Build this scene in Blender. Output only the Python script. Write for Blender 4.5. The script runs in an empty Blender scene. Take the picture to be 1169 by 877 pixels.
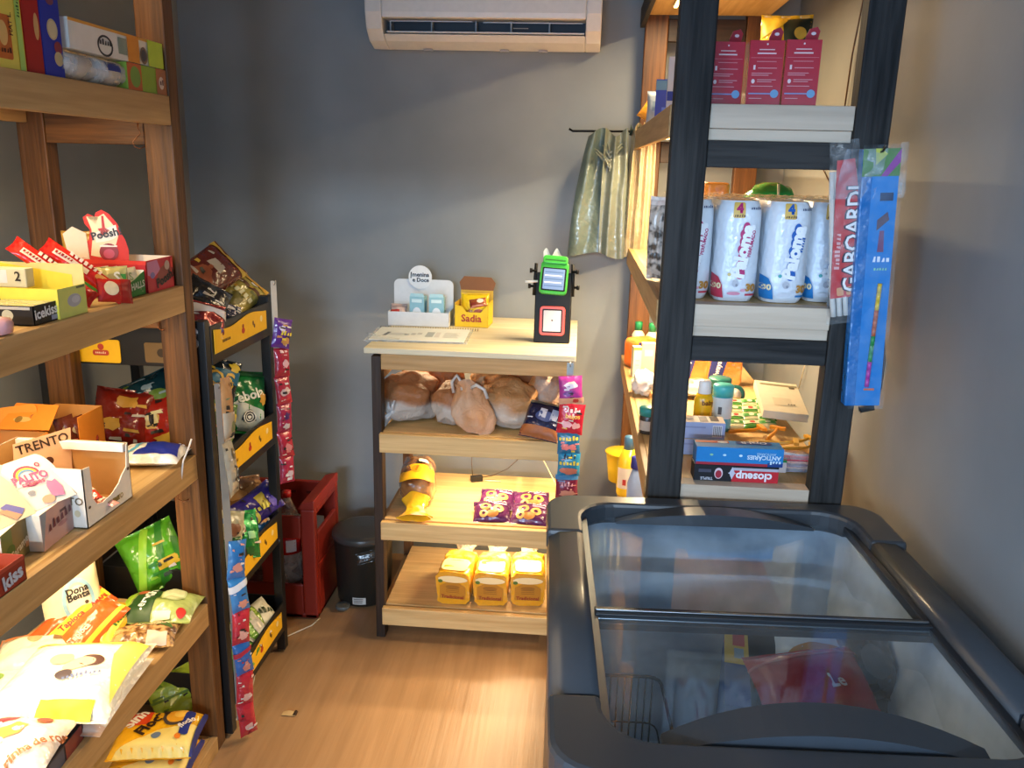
import bpy, bmesh, math, random
from mathutils import Vector, Matrix, Euler, noise
SC = bpy.context.scene
COL = SC.collection
V = Vector
R = math.radians

# ------------------------------------------------------------------ camera
FPX, IW, IH = 952.0, 1169.0, 877.0
EYE = V((0, 0, 1.55))
def _basis(yaw=4.45, pitch=14.57, roll=1.39):
    y, p, a = R(yaw), R(pitch), R(roll)
    fw = V((-math.sin(y)*math.cos(p), math.cos(y)*math.cos(p), -math.sin(p)))
    r0 = V((math.cos(y), math.sin(y), 0)); u0 = r0.cross(fw)
    return r0*math.cos(a)+u0*math.sin(a), u0*math.cos(a)-r0*math.sin(a), fw
CR, CU, CF = _basis()
def A(px, py, x=None, y=None, z=None):
    """world point seen at a pixel of the photograph, on the plane x=, y= or z="""
    d = CF + CR*((px-IW/2)/FPX) - CU*((py-IH/2)/FPX)
    if x is not None: t = x/d.x
    elif y is not None: t = y/d.y
    else: t = (z-EYE.z)/d.z
    return EYE + d*t
cam = bpy.data.cameras.new('camera'); camo = bpy.data.objects.new('camera', cam); COL.objects.link(camo)
cam.sensor_fit = 'HORIZONTAL'; cam.sensor_width = 36.0; cam.lens = 36.0*FPX/IW; cam.clip_start = .02
camo.matrix_world = Matrix(((CR.x, CU.x, -CF.x, EYE.x), (CR.y, CU.y, -CF.y, EYE.y), (CR.z, CU.z, -CF.z, EYE.z), (0, 0, 0, 1)))
SC.camera = camo
SC.view_settings.view_transform = 'Standard'; SC.view_settings.look = 'None'
SC.view_settings.gamma = 1.0; SC.view_settings.use_curve_mapping = False

# ------------------------------------------------------------------ materials
def lin(h):
    h = h.lstrip('#'); o = []
    for i in (0, 2, 4):
        c = int(h[i:i+2], 16)/255
        o.append(c/12.92 if c <= .04045 else ((c+.055)/1.055)**2.4)
    return (*o, 1.0)
_mc = {}
KIND = dict(card=(.55, .35, 0, 0), film=(.24, .5, .35, .25), paper=(.8, .2, 0, 0), plastic=(.38, .5, 0, 0), gloss=(.12, .5, .4, 0),
            metal=(.35, .5, 0, 0), paint=(.6, .3, 0, .02), ink=(.45, .4, 0, 0), foil=(.25, .6, .5, .3))
def M(h, kind='card', rough=None):
    """procedural material: colour with a little speckle, per-kind gloss and crinkle"""
    key = (h, kind, rough)
    if key in _mc: return _mc[key]
    m = bpy.data.materials.new('mat_%s_%s' % (kind, h.strip('#'))); m.use_nodes = True
    nt = m.node_tree; N = nt.nodes; L = nt.links
    b = N['Principled BSDF']; r, sp, coat, crk = KIND[kind]
    c = lin(h)
    tc = N.new('ShaderNodeTexCoord'); nz = N.new('ShaderNodeTexNoise'); nz.inputs['Scale'].default_value = 60; nz.inputs['Detail'].default_value = 1
    L.new(tc.outputs['Object'], nz.inputs['Vector'])
    mx = N.new('ShaderNodeMix'); mx.data_type = 'RGBA'
    mx.inputs[6].default_value = tuple(x*.93 for x in c[:3])+(1,); mx.inputs[7].default_value = tuple(min(1, x*1.05) for x in c[:3])+(1,)
    L.new(nz.outputs['Fac'], mx.inputs[0]); L.new(mx.outputs[2], b.inputs['Base Color'])
    b.inputs['Roughness'].default_value = r if rough is None else rough
    b.inputs['Specular IOR Level'].default_value = sp
    b.inputs['Coat Weight'].default_value = coat; b.inputs['Coat Roughness'].default_value = .12
    if kind in ('metal',): b.inputs['Metallic'].default_value = 1
    if kind == 'foil': b.inputs['Metallic'].default_value = .35
    if crk:
        n2 = N.new('ShaderNodeTexNoise'); n2.inputs['Scale'].default_value = 38; n2.inputs['Detail'].default_value = 2
        L.new(tc.outputs['Object'], n2.inputs['Vector'])
        bp = N.new('ShaderNodeBump'); bp.inputs['Strength'].default_value = crk; bp.inputs['Distance'].default_value = .02
        L.new(n2.outputs['Fac'], bp.inputs['Height']); L.new(bp.outputs['Normal'], b.inputs['Normal'])
        L.new(bp.outputs['Normal'], b.inputs['Coat Normal'])
    _mc[key] = m; return m
def wood(name, light, dark, axis='x', rough=.5, scale=1.0, contrast=1.0, plank=None):
    """procedural timber, grain running along one axis"""
    key = ('wood', name, axis)
    if key in _mc: return _mc[key]
    m = bpy.data.materials.new('mat_wood_%s_%s' % (name, axis)); m.use_nodes = True
    nt = m.node_tree; N = nt.nodes; L = nt.links; b = N['Principled BSDF']
    tc = N.new('ShaderNodeTexCoord'); mp = N.new('ShaderNodeMapping')
    s = {'x': (1.2, 22, 22), 'y': (22, 1.2, 22), 'z': (22, 22, 1.2)}[axis]
    mp.inputs['Scale'].default_value = tuple(k*scale for k in s)
    L.new(tc.outputs['Object'], mp.inputs['Vector'])
    n1 = N.new('ShaderNodeTexNoise'); n1.inputs['Scale'].default_value = 1.1; n1.inputs['Detail'].default_value = 5; n1.inputs['Distortion'].default_value = .9
    L.new(mp.outputs[0], n1.inputs['Vector'])
    n2 = N.new('ShaderNodeTexNoise'); n2.inputs['Scale'].default_value = 4.5; n2.inputs['Detail'].default_value = 3
    L.new(mp.outputs[0], n2.inputs['Vector'])
    ad = N.new('ShaderNodeMath'); ad.operation = 'MULTIPLY_ADD'; ad.inputs[1].default_value = .45
    L.new(n2.outputs['Fac'], ad.inputs[0])
    sc_ = N.new('ShaderNodeMath'); sc_.operation = 'MULTIPLY'; sc_.inputs[1].default_value = .62; L.new(n1.outputs['Fac'], sc_.inputs[0])
    L.new(sc_.outputs[0], ad.inputs[2])
    rp = N.new('ShaderNodeValToRGB'); rp.color_ramp.elements[0].position = .5-.22/contrast; rp.color_ramp.elements[1].position = .5+.2/contrast
    rp.color_ramp.elements[0].color = lin(dark); rp.color_ramp.elements[1].color = lin(light)
    L.new(ad.outputs[0], rp.inputs[0]); L.new(rp.outputs[0], b.inputs['Base Color'])
    b.inputs['Roughness'].default_value = rough; b.inputs['Specular IOR Level'].default_value = .35
    bp = N.new('ShaderNodeBump'); bp.inputs['Strength'].default_value = .12; bp.inputs['Distance'].default_value = .01
    L.new(n2.outputs['Fac'], bp.inputs['Height']); L.new(bp.outputs['Normal'], b.inputs['Normal'])
    _mc[key] = m; return m
def clear(name, tint='ffffff', amount=.25, rough=.12):
    """thin clear plastic film: mostly see-through, a little milky, glossy"""
    key = ('clear', name)
    if key in _mc: return _mc[key]
    m = bpy.data.materials.new('mat_clear_'+name); m.use_nodes = True
    nt = m.node_tree; N = nt.nodes; L = nt.links; b = N['Principled BSDF']; o = N['Material Output']
    b.inputs['Base Color'].default_value = lin(tint); b.inputs['Roughness'].default_value = rough
    tr = N.new('ShaderNodeBsdfTransparent'); tr.inputs[0].default_value = (.97, .97, .97, 1)
    tc = N.new('ShaderNodeTexCoord'); nz = N.new('ShaderNodeTexNoise'); nz.inputs['Scale'].default_value = 30; nz.inputs['Detail'].default_value = 2
    L.new(tc.outputs['Object'], nz.inputs['Vector'])
    bp = N.new('ShaderNodeBump'); bp.inputs['Strength'].default_value = .6; bp.inputs['Distance'].default_value = .02
    L.new(nz.outputs['Fac'], bp.inputs['Height']); L.new(bp.outputs['Normal'], b.inputs['Normal'])
    mr = N.new('ShaderNodeMapRange'); mr.inputs[1].default_value = .3; mr.inputs[2].default_value = .75
    mr.inputs[3].default_value = max(0, amount-.15); mr.inputs[4].default_value = min(1, amount+.2)
    L.new(nz.outputs['Fac'], mr.inputs[0])
    ms = N.new('ShaderNodeMixShader'); L.new(mr.outputs[0], ms.inputs[0]); L.new(tr.outputs[0], ms.inputs[1]); L.new(b.outputs[0], ms.inputs[2])
    L.new(ms.outputs[0], o.inputs[0]); _mc[key] = m; return m
def emis(name, h, s):
    key = ('emis', name)
    if key in _mc: return _mc[key]
    m = bpy.data.materials.new('mat_glow_'+name); m.use_nodes = True
    b = m.node_tree.nodes['Principled BSDF']; b.inputs['Base Color'].default_value = lin(h)
    b.inputs['Emission Color'].default_value = lin(h); b.inputs['Emission Strength'].default_value = s
    _mc[key] = m; return m
def blotch(name, c1, c2, scale=8, kind='film', lo=.4, hi=.6, detail=2):
    """two colours in soft patches (seen-through food, printed clutter, frost)"""
    key = ('blotch', name)
    if key in _mc: return _mc[key]
    m = M(c1, kind).copy(); m.name = 'mat_blotch_'+name
    nt = m.node_tree; N = nt.nodes; L = nt.links
    mx = [n for n in N if n.bl_idname == 'ShaderNodeMix'][0]; tc = [n for n in N if n.bl_idname == 'ShaderNodeTexCoord'][0]
    nz = N.new('ShaderNodeTexNoise'); nz.inputs['Scale'].default_value = scale; nz.inputs['Detail'].default_value = detail
    L.new(tc.outputs['Object'], nz.inputs['Vector'])
    mr = N.new('ShaderNodeMapRange'); mr.inputs[1].default_value = lo; mr.inputs[2].default_value = hi; L.new(nz.outputs['Fac'], mr.inputs[0])
    for l in list(mx.inputs[0].links): L.remove(l)
    L.new(mr.outputs[0], mx.inputs[0]); mx.inputs[6].default_value = lin(c1); mx.inputs[7].default_value = lin(c2)
    _mc[key] = m; return m

# ------------------------------------------------------------------ lettering
_tc = {}
def glyphs(s, bold=0.0, shear=0.0):
    """flat mesh of a word, centred, capital height about .7"""
    key = (s, bold, shear)
    if key in _tc: return _tc[key]
    cu = bpy.data.curves.new('t', 'FONT'); cu.body = s; cu.size = 1; cu.resolution_u = 2; cu.shear = shear; cu.offset = bold
    cu.align_x = 'CENTER'; cu.align_y = 'CENTER'
    o = bpy.data.objects.new('t', cu); COL.objects.link(o)
    me = o.to_mesh(); bm = bmesh.new(); bm.from_mesh(me); o.to_mesh_clear()
    bpy.data.objects.remove(o); bpy.data.curves.remove(cu)
    bmesh.ops.triangulate(bm, faces=bm.faces[:])
    bm.verts.ensure_lookup_table()
    vs = [(v.co.x, v.co.y) for v in bm.verts]; fs = [[v.index for v in f.verts] for f in bm.faces]
    bm.free(); _tc[key] = (vs, fs); return vs, fs
def flatpoly(pts, maxlen):
    bm = bmesh.new(); f = bm.faces.new([bm.verts.new((x, y, 0)) for x, y in pts])
    if f.normal.z < 0 or f.calc_area() and sum(pts[i][0]*pts[(i+1) % len(pts)][1]-pts[(i+1) % len(pts)][0]*pts[i][1] for i in range(len(pts))) < 0: f.normal_flip()
    bmesh.ops.triangulate(bm, faces=bm.faces[:])
    for _ in range(5):
        e = [e for e in bm.edges if e.calc_length() > maxlen]
        if not e: break
        bmesh.ops.subdivide_edges(bm, edges=e, cuts=1); bmesh.ops.triangulate(bm, faces=bm.faces[:])
    bm.verts.index_update()
    r = [(v.co.x, v.co.y) for v in bm.verts], [[v.index for v in f.verts] for f in bm.faces]
    bm.free(); return r
def ell(cx, cy, rx, ry, n=20, rot=0):
    c, s = math.cos(rot), math.sin(rot); o = []
    for i in range(n):
        a = 2*math.pi*i/n; x, y = rx*math.cos(a), ry*math.sin(a); o.append((cx+x*c-y*s, cy+x*s+y*c))
    return o
def rrect(cx, cy, w, h, r, n=4):
    o = []
    for sx, sy, a0 in ((1, 1, 0), (-1, 1, 90), (-1, -1, 180), (1, -1, 270)):
        for i in range(n+1):
            a = R(a0+90*i/n); o.append((cx+sx*(w/2-r)+r*math.cos(a), cy+sy*(h/2-r)+r*math.sin(a)))
    return o
def wave(x0, x1, y0, y1, amp, cyc, n=24, ph=0):
    return [(x0, y0), (x1, y0)] + [(x1+(x0-x1)*i/n, y1+amp*math.sin(ph+cyc*2*math.pi*(1-i/n))) for i in range(n+1)]

# ------------------------------------------------------------------ mesh builder
class MB:
    def __init__(s): s.v = []; s.f = []; s.m = []; s.sm = []; s.mats = []
    def mi(s, m):
        if isinstance(m, str): m = M(m)
        if m not in s.mats: s.mats.append(m)
        return s.mats.index(m)
    def add(s, vs, fs, mat, smooth=False, T=None):
        k = len(s.v); i = s.mi(mat)
        s.v += [T @ V(p) for p in vs] if T else [V(p) for p in vs]
        for f in fs: s.f.append([a+k for a in f]); s.m.append(i); s.sm.append(smooth)
        return s
    def box(s, x0, x1, y0, y1, z0, z1, mat, T=None):
        vs = [(x, y, z) for z in (z0, z1) for y in (y0, y1) for x in (x0, x1)]
        return s.add(vs, [(0, 2, 3, 1), (4, 5, 7, 6), (0, 1, 5, 4), (1, 3, 7, 5), (3, 2, 6, 7), (2, 0, 4, 6)], mat, False, T)
    def hexa(s, lo, hi, mat):
        """two quads joined (each four points, same turn)"""
        return s.add(list(lo)+list(hi), [(3, 2, 1, 0), (4, 5, 6, 7)]+[(i, (i+1) % 4, (i+1) % 4+4, i+4) for i in range(4)], mat)
    def prism(s, poly, a, b, mat, axis='z', smooth=False, T=None):
        """2-D outline pushed along an axis; outline is (x,y) for z, (x,z) for y, (y,z) for x"""
        n = len(poly)
        def p(q, h): return {'z': (q[0], q[1], h), 'y': (q[0], h, q[1]), 'x': (h, q[0], q[1])}[axis]
        vs = [p(q, a) for q in poly]+[p(q, b) for q in poly]
        area = sum(poly[i][0]*poly[(i+1) % n][1]-poly[(i+1) % n][0]*poly[i][1] for i in range(n))
        flip = (area < 0) != (axis == 'y') != (b < a)
        fs = [list(range(n))[::-1], list(range(n, 2*n))]; sd = [[i, (i+1) % n, (i+1) % n+n, i+n] for i in range(n)]
        if flip: fs = [f[::-1] for f in fs]; sd = [f[::-1] for f in sd]
        s.add(vs, fs, mat, False, T); k = len(s.v)-len(vs); i = s.mi(mat)
        for f in sd: s.f.append([a_+k for a_ in f]); s.m.append(i); s.sm.append(smooth)
        return s
    def tube(s, pts, r, mat, n=8, closed=False, T=None):
        pts = [V(p) for p in pts]; vs = []; fs = []; N = len(pts); rs = r if isinstance(r, (list, tuple)) else [r]*N
        ref = None
        for i, p in enumerate(pts):
            a = pts[i-1] if i or closed else p; b = pts[(i+1) % N] if i < N-1 or closed else p
            t = (b-a).normalized()
            if ref is None: ref = t.orthogonal().normalized()
            ref = (ref-t*ref.dot(t)); ref = ref.normalized() if ref.length > 1e-6 else t.orthogonal().normalized()
            q = t.cross(ref)
            for j in range(n):
                an = 2*math.pi*j/n; vs.append(p+(ref*math.cos(an)+q*math.sin(an))*rs[i])
        for i in range(N if closed else N-1):
            k = (i+1) % N
            for j in range(n): fs.append((i*n+j, i*n+(j+1) % n, k*n+(j+1) % n, k*n+j))
        if not closed: fs += [tuple(range(n))[::-1], tuple((N-1)*n+j for j in range(n))]
        return s.add(vs, fs, mat, True, T)
    def lathe(s, prof, mat, n=28, T=None, smooth=True):
        vs = []; fs = []
        for r, z in prof:
            for j in range(n): a = 2*math.pi*j/n; vs.append((r*math.cos(a), r*math.sin(a), z))
        for i in range(len(prof)-1):
            for j in range(n): fs.append((i*n+j, i*n+(j+1) % n, (i+1)*n+(j+1) % n, (i+1)*n+j))
        if prof[0][0] > 1e-5: fs.append(tuple(range(n))[::-1])
        if prof[-1][0] > 1e-5: fs.append(tuple((len(prof)-1)*n+j for j in range(n)))
        return s.add(vs, fs, mat, smooth, T)
    def surf(s, fn, nu, nv, mat, smooth=True, T=None, flip=False):
        vs = [fn(i/nu, j/nv) for j in range(nv+1) for i in range(nu+1)]; w = nu+1
        fs = [(j*w+i, j*w+i+1, (j+1)*w+i+1, (j+1)*w+i) for j in range(nv) for i in range(nu)]
        if flip: fs = [f[::-1] for f in fs]
        return s.add(vs, fs, mat, smooth, T)
    def blob(s, c, r, mat, amp=.08, freq=2.0, seed=0, sub=3, pw=1.0, T=None, squash=0):
        bm = bmesh.new(); bmesh.ops.create_icosphere(bm, subdivisions=sub, radius=1)
        vs = []
        for v in bm.verts:
            d = v.co.normalized(); k = 1+amp*noise.noise(d*freq+V((seed*7.1, seed*3.3, 0)))+amp*.5*noise.noise(d*freq*2.3+V((0, seed*5.1, 9)))
            q = V([math.copysign(abs(a)**pw, a) for a in d])*k
            if squash and q.z < -squash: q.z = -squash+(q.z+squash)*.1
            vs.append((c[0]+q.x*r[0], c[1]+q.y*r[1], c[2]+q.z*r[2]))
        fs = [[v.index for v in f.verts] for f in bm.faces]; bm.free()
        return s.add(vs, fs, mat, True, T)
    # ---- printing
    def ink(s, fn, poly, mat, lay=1, maxlen=9):
        vs, fs = flatpoly(poly, maxlen)
        if isinstance(mat, str): mat = M(mat, 'ink')
        return s.add([fn(x, y, lay*.0004) for x, y in vs], fs, mat, True)
    def word(s, fn, txt, x, y, size, mat, rot=0, bold=.012, shear=0, lay=3, sx=1):
        vs, fs = glyphs(txt, bold, shear); c, q = math.cos(R(rot)), math.sin(R(rot))
        if isinstance(mat, str): mat = M(mat, 'ink')
        return s.add([fn(x+(a*sx*c-b*q)*size, y+(a*sx*q+b*c)*size, lay*.0004) for a, b in vs], fs, mat, True)
    def build(s, name, parent=None, bevel=0, T=None, loc=None):
        me = bpy.data.meshes.new(name); me.from_pydata([tuple(p) for p in s.v], [], s.f)
        for m in s.mats: me.materials.append(m)
        for p, i, k in zip(me.polygons, s.m, s.sm): p.material_index = i; p.use_smooth = k
        me.update()
        o = bpy.data.objects.new(name, me); COL.objects.link(o)
        if bevel:
            b = o.modifiers.new('edge', 'BEVEL'); b.width = bevel; b.segments = 2; b.limit_method = 'ANGLE'; b.angle_limit = R(50)
        if parent: o.parent = parent
        if T is not None: o.matrix_local = T
        if loc is not None: o.location = loc
        return o
def facemap(c, right, up):
    c, right, up = V(c), V(right), V(up); n = right.cross(up)
    return lambda x, y, o: c+right*x+up*y+n*o
def tag(o, label, cat, group=None, kind=None):
    o['label'] = label; o['category'] = cat
    if group: o['group'] = group
    if kind: o['kind'] = kind
    return o
def empty(name, label, cat, loc=(0, 0, 0), rz=0, group=None, T=None):
    o = bpy.data.objects.new(name, None); COL.objects.link(o); o.empty_display_size = .05
    o.location = loc; o.rotation_euler = (0, 0, R(rz))
    if T is not None: o.matrix_world = T
    return tag(o, label, cat, group)
def struct(o): o['kind'] = 'structure'; return o
def rep(o, loc, label, rz=None, T=None):
    """copy of a thing with its parts and sub-parts"""
    def cp(a, par):
        c = a.copy(); COL.objects.link(c)
        if par: c.parent = par; c.matrix_parent_inverse = a.matrix_parent_inverse.copy()
        for ch in [k for k in bpy.data.objects if k.parent == a]: cp(ch, c)
        return c
    r = cp(o, None)
    if T is not None: r.matrix_world = T
    else:
        r.location = loc
        if rz is not None: r.rotation_euler = (0, 0, R(rz))
    r['label'] = label; return r
def frame(pos, right, up):
    """matrix whose local x runs along right and local y along up"""
    x = V(right).normalized(); y = V(up); y = (y-x*y.dot(x)).normalized(); z = x.cross(y); p = V(pos)
    return Matrix(((x.x, y.x, z.x, p.x), (x.y, y.y, z.y, p.y), (x.z, y.z, z.z, p.z), (0, 0, 0, 1)))
def facing(pos, n, roll=0, up=(0, 0, 1)):
    """matrix whose local z looks along n, local y as upright as can be, then rolled"""
    n = V(n).normalized(); r = V(up).cross(n)
    if r.length < 1e-3: r = V((1, 0, 0))
    r.normalize(); u = n.cross(r)
    a = R(roll); r2 = r*math.cos(a)+u*math.sin(a); u2 = u*math.cos(a)-r*math.sin(a)
    return frame(pos, r2, u2)
def lying(pos, rz=0): return Matrix.Translation(V(pos)) @ Matrix.Rotation(R(rz), 4, 'Z')

# ------------------------------------------------------------------ filled bags
def bagfn(w, h, t, seed=0, pw=2.6, q=.5, crimp=.09, wr=1.0, bend=0, low=.35, taper=0.0):
    vc = 1-crimp
    def fn(x, y, o, side=1):
        u = max(-1, min(1, 2*x/w)); v = max(-1, min(1, 2*y/h))
        a = max(0, 1-abs(u)**pw); c = max(0, 1-(min(abs(v), vc)/vc)**pw)
        b = (a*c)**q
        k = noise.noise(V((u*2.2+seed*3.7, v*2.2+seed*1.3, seed)))*.22+noise.noise(V((u*5+seed, v*5, seed*2)))*.10
        fold = math.sin(u*9+seed*2+2*math.sin(v*3+seed))*(abs(v)**5)*.16*(1-abs(u)**4)
        z = t*((1-low)*b*(1+k*wr*.8)+fold*wr*(.5 if abs(v) < vc else .18)) if side > 0 else -t*(low*b*(1+.3*k*wr))
        wx = 1-.07*(1-abs(v))**.7*min(1, 4*t/w)*.8 if abs(v) < 1 else 1
        xx = w/2*u*wx*(1-taper*(v+1)/2); yy = h/2*v*(1-.03*math.cos(u*1.5))
        z += t*low + bend*(yy/h)**2*4*t*.0+bend*((2*yy/h)**2)
        return V((xx, yy, z+o))
    return fn
def bag(name, label, cat, w, h, t, col, art=(), T=None, group=None, seed=0, kind='film', parent=None, stand=False, back=None, end=None, nu=22, nv=26, **kw):
    """a heat-sealed packet: x is its width, y its height, z its fat side; art is printed on the front"""
    fn = bagfn(w, h, t, seed, **kw); mb = MB()
    mat = col if not isinstance(col, str) else M(col, kind)
    bm_ = M(back, kind) if back else mat
    dy = h/2 if stand else 0
    sh = V((0, dy, 0))
    if end:
        em = M(end, kind); j0 = max(1, round(nv*.06))
        mb.surf(lambda a, b: fn((a-.5)*w, (b*.06-.5)*h, 0)+sh, nu, 2, em); mb.surf(lambda a, b: fn((a-.5)*w, (b*.06+.44)*h, 0)+sh, nu, 2, em)
        mb.surf(lambda a, b: fn((a-.5)*w, (b*.88-.44)*h, 0)+sh, nu, nv, mat)
    else: mb.surf(lambda a, b: fn((a-.5)*w, (b-.5)*h, 0)+sh, nu, nv, mat)
    mb.surf(lambda a, b: fn((a-.5)*w, (b-.5)*h, 0, -1)+sh, nu, nv, bm_, flip=True)
    def pr(x, y, o):
        e = .004; p = fn(x, y, 0); du = fn(x+e, y, 0)-fn(x-e, y, 0); dv = fn(x, y+e, 0)-fn(x, y-e, 0); n = du.cross(dv)
        n = n.normalized() if n.length > 1e-9 else V((0, 0, 1))
        return p+n*(o*1.4+.0005)+sh
    jag = name in ('snack_bag', 'sweet_bag')
    if jag and not (label or '').startswith('green onion'):
        rg = random.Random(seed); pal = [c for a in art for c in a if isinstance(c, str) and len(c) == 6 and all(q in '0123456789abcdef' for q in c)]+['d8d0c4', '2a2622']
        art = list(art)
        for _ in range(7):
            x, y, a_, b_ = rg.uniform(-.75, .75), rg.uniform(-.8, .8), rg.uniform(.06, .3), rg.uniform(.02, .07)
            art.insert(rg.randint(0, len(art)), ('p', [(max(-.95, x-a_), y-b_), (min(.95, x+a_), y-b_+rg.uniform(-.05, .05)), (min(.95, x+a_*.8), y+b_), (max(-.95, x-a_*.9), y+b_+rg.uniform(-.04, .04))], rg.choice(pal)))
    printart(mb, pr, w, h, art, min(w, h)*.09, jag)
    o = mb.build(name, parent, T=T)
    if label: tag(o, label, cat, group)
    return o
def printart(mb, pr, w, h, art, ml, jag=False):
    """art in fractions: x,y in -1..1 of the half sizes, sizes in units of the width"""
    for i, a in enumerate(art):
        k = a[0]; L = 1+i*.5; W2, H2 = w/2, h/2
        mt = (lambda c: M(c, 'ink') if isinstance(c, str) else c)([q for q in a if not isinstance(q, (int, float, list))][-1])
        if k == 'w' and a[1][0] == '~':
            # small print too blurred to read: a row of marks
            _, t, x, y, s, *rest = a; rot = rest[0] if len(rest) > 1 else 0; nn = int(t[1:]); c_, s_ = math.cos(R(rot)), math.sin(R(rot)); rg = random.Random(nn*31+int(s*1000))
            for g in range(nn):
                gx = (g-(nn-1)/2)*s*w*.56; hh = s*w*rg.choice((.5, .5, .7)); gw = s*w*.36
                q4 = [(gx-gw/2, -s*w*.25), (gx+gw/2, -s*w*.25), (gx+gw/2, -s*w*.25+hh), (gx-gw/2+gw*rg.choice((0, .5)), -s*w*.25+hh)]
                mb.ink(pr, [(x*W2+u*c_-v*s_, y*H2+u*s_+v*c_) for u, v in q4], mt, L+2, ml)
        elif k == 'w': _, t, x, y, s, *rest = a; rot = rest[0] if len(rest) > 1 else 0; bold = rest[1] if len(rest) > 2 else .02; mb.word(pr, t, x*W2, y*H2, s*w, mt, rot, bold, lay=L+2)
        elif k == 'e' and jag:
            rg = random.Random(int(abs(a[1]*91+a[2]*57)*100)+i); pp = ell(a[1]*W2, a[2]*H2, a[3]*W2, a[4]*H2, 14); cx_, cy_ = a[1]*W2, a[2]*H2
            mb.ink(pr, [(cx_+(x_-cx_)*k_, cy_+(y_-cy_)*k_) for (x_, y_), k_ in ((q_, rg.uniform(.65, 1.15)) for q_ in pp)], mt, L, ml)
        elif k == 'e': mb.ink(pr, ell(a[1]*W2, a[2]*H2, a[3]*W2, a[4]*H2, 22, R(sum(q for q in a[5:] if isinstance(q, (int, float))))), mt, L, ml)
        elif k == 'r': mb.ink(pr, [(a[1]*W2, a[2]*H2), (a[3]*W2, a[2]*H2), (a[3]*W2, a[4]*H2), (a[1]*W2, a[4]*H2)], mt, L, ml)
        elif k == 'rr': mb.ink(pr, rrect(a[1]*W2, a[2]*H2, a[3]*W2*2, a[4]*H2*2, a[5]*w), mt, L, ml)
        elif k == 'p': mb.ink(pr, [(x*W2, y*H2) for x, y in a[1]], mt, L, ml)
        elif k == 'ring':
            n = 24; o_ = ell(a[1]*W2, a[2]*H2, a[3]*W2, a[4]*H2, n); q = a[5]; i_ = ell(a[1]*W2, a[2]*H2, a[3]*W2*q, a[4]*H2*q, n)
            for j in range(n): mb.ink(pr, [o_[j], o_[(j+1) % n], i_[(j+1) % n], i_[j]], mt, L, ml)

# ------------------------------------------------------------------ cartons
FACES = {'+x': ((1, 0, 0), (0, 1, 0), (0, 0, 1)), '-x': ((-1, 0, 0), (0, -1, 0), (0, 0, 1)), '-y': ((0, -1, 0), (1, 0, 0), (0, 0, 1)),
         '+y': ((0, 1, 0), (-1, 0, 0), (0, 0, 1)), '+z': ((0, 0, 1), (1, 0, 0), (0, 1, 0)), '-z': ((0, 0, -1), (1, 0, 0), (0, -1, 0))}
def carton(mb, w, d, h, col, art={}, faces={}, kind='card', z0=0):
    """closed box w (x) by d (y) by h (z) on its base, faces may have their own colour, art per face"""
    dims = V((w, d, h)); c0 = V((0, 0, z0+h/2))
    b0 = len(mb.v); vs = [V((x, y, z)) for z in (z0, z0+h) for y in (-d/2, d/2) for x in (-w/2, w/2)]; mb.v += vs
    for k, (n, r, u) in FACES.items():
        n, r, u = V(n), V(r), V(u); c = c0+V((n.x*w/2, n.y*d/2, n.z*h/2)); fw = abs(r.dot(dims)); fh = abs(u.dot(dims))
        m = M(faces[k], kind) if isinstance(faces.get(k), str) else faces.get(k) or (M(col, kind) if isinstance(col, str) else col)
        q = [c-r*fw/2-u*fh/2, c+r*fw/2-u*fh/2, c+r*fw/2+u*fh/2, c-r*fw/2+u*fh/2]
        mb.f.append([b0+min(range(8), key=lambda i: (vs[i]-p).length) for p in q]); mb.m.append(mb.mi(m)); mb.sm.append(False)
        if k in art: printart(mb, facemap(c, r, u), fw, fh, art[k], 9)
    return mb
def boxthing(name, label, cat, w, d, h, col, art={}, faces={}, T=None, group=None, kind='card', bevel=.0012):
    o = carton(MB(), w, d, h, col, art, faces, kind).build(name, None, 0, T)
    return tag(o, label, cat, group)
def tray(mb, w, d, h, out, inn, th=.0015, lows={}, art={}, kind='card'):
    """open-topped carton; lows gives a lower height to a wall (same keys as FACES)"""
    om = M(out, kind) if isinstance(out, str) else out; im = M(inn, kind) if isinstance(inn, str) else inn
    mb.box(-w/2, w/2, -d/2, d/2, 0, th, im)
    for k, (n, r, u) in FACES.items():
        if k[1] == 'z': continue
        n, r = V(n), V(r); hh = lows.get(k, h)
        fw = w if abs(r.x) else d; c = V((n.x*w/2, n.y*d/2, 0))
        if isinstance(hh, (int, float)): prof = [(-fw/2, 0), (fw/2, 0), (fw/2, hh), (-fw/2, hh)]
        else: prof = [(a*fw/2, b*h) for a, b in hh]
        for off, m, fl in ((0, om, 0), (-th, im, 1)):
            vs = [c+r*a+V((0, 0, b))+n*off for a, b in prof]; mb.add(vs, [list(range(len(vs)))[::-1] if fl else list(range(len(vs)))], m)
        N = len(prof); vs = [c+r*a+V((0, 0, b)) for a, b in prof]+[c+r*a+V((0, 0, b))-n*th for a, b in prof]
        mb.add(vs, [(i, i+N, (i+1) % N+N, (i+1) % N) for i in range(N)], om)
        if k in art:
            ah = max(b for a, b in prof); printart(mb, facemap(c+V((0, 0, ah/2)), r, (0, 0, 1)), fw, ah, art[k], 9)
    return mb
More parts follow.
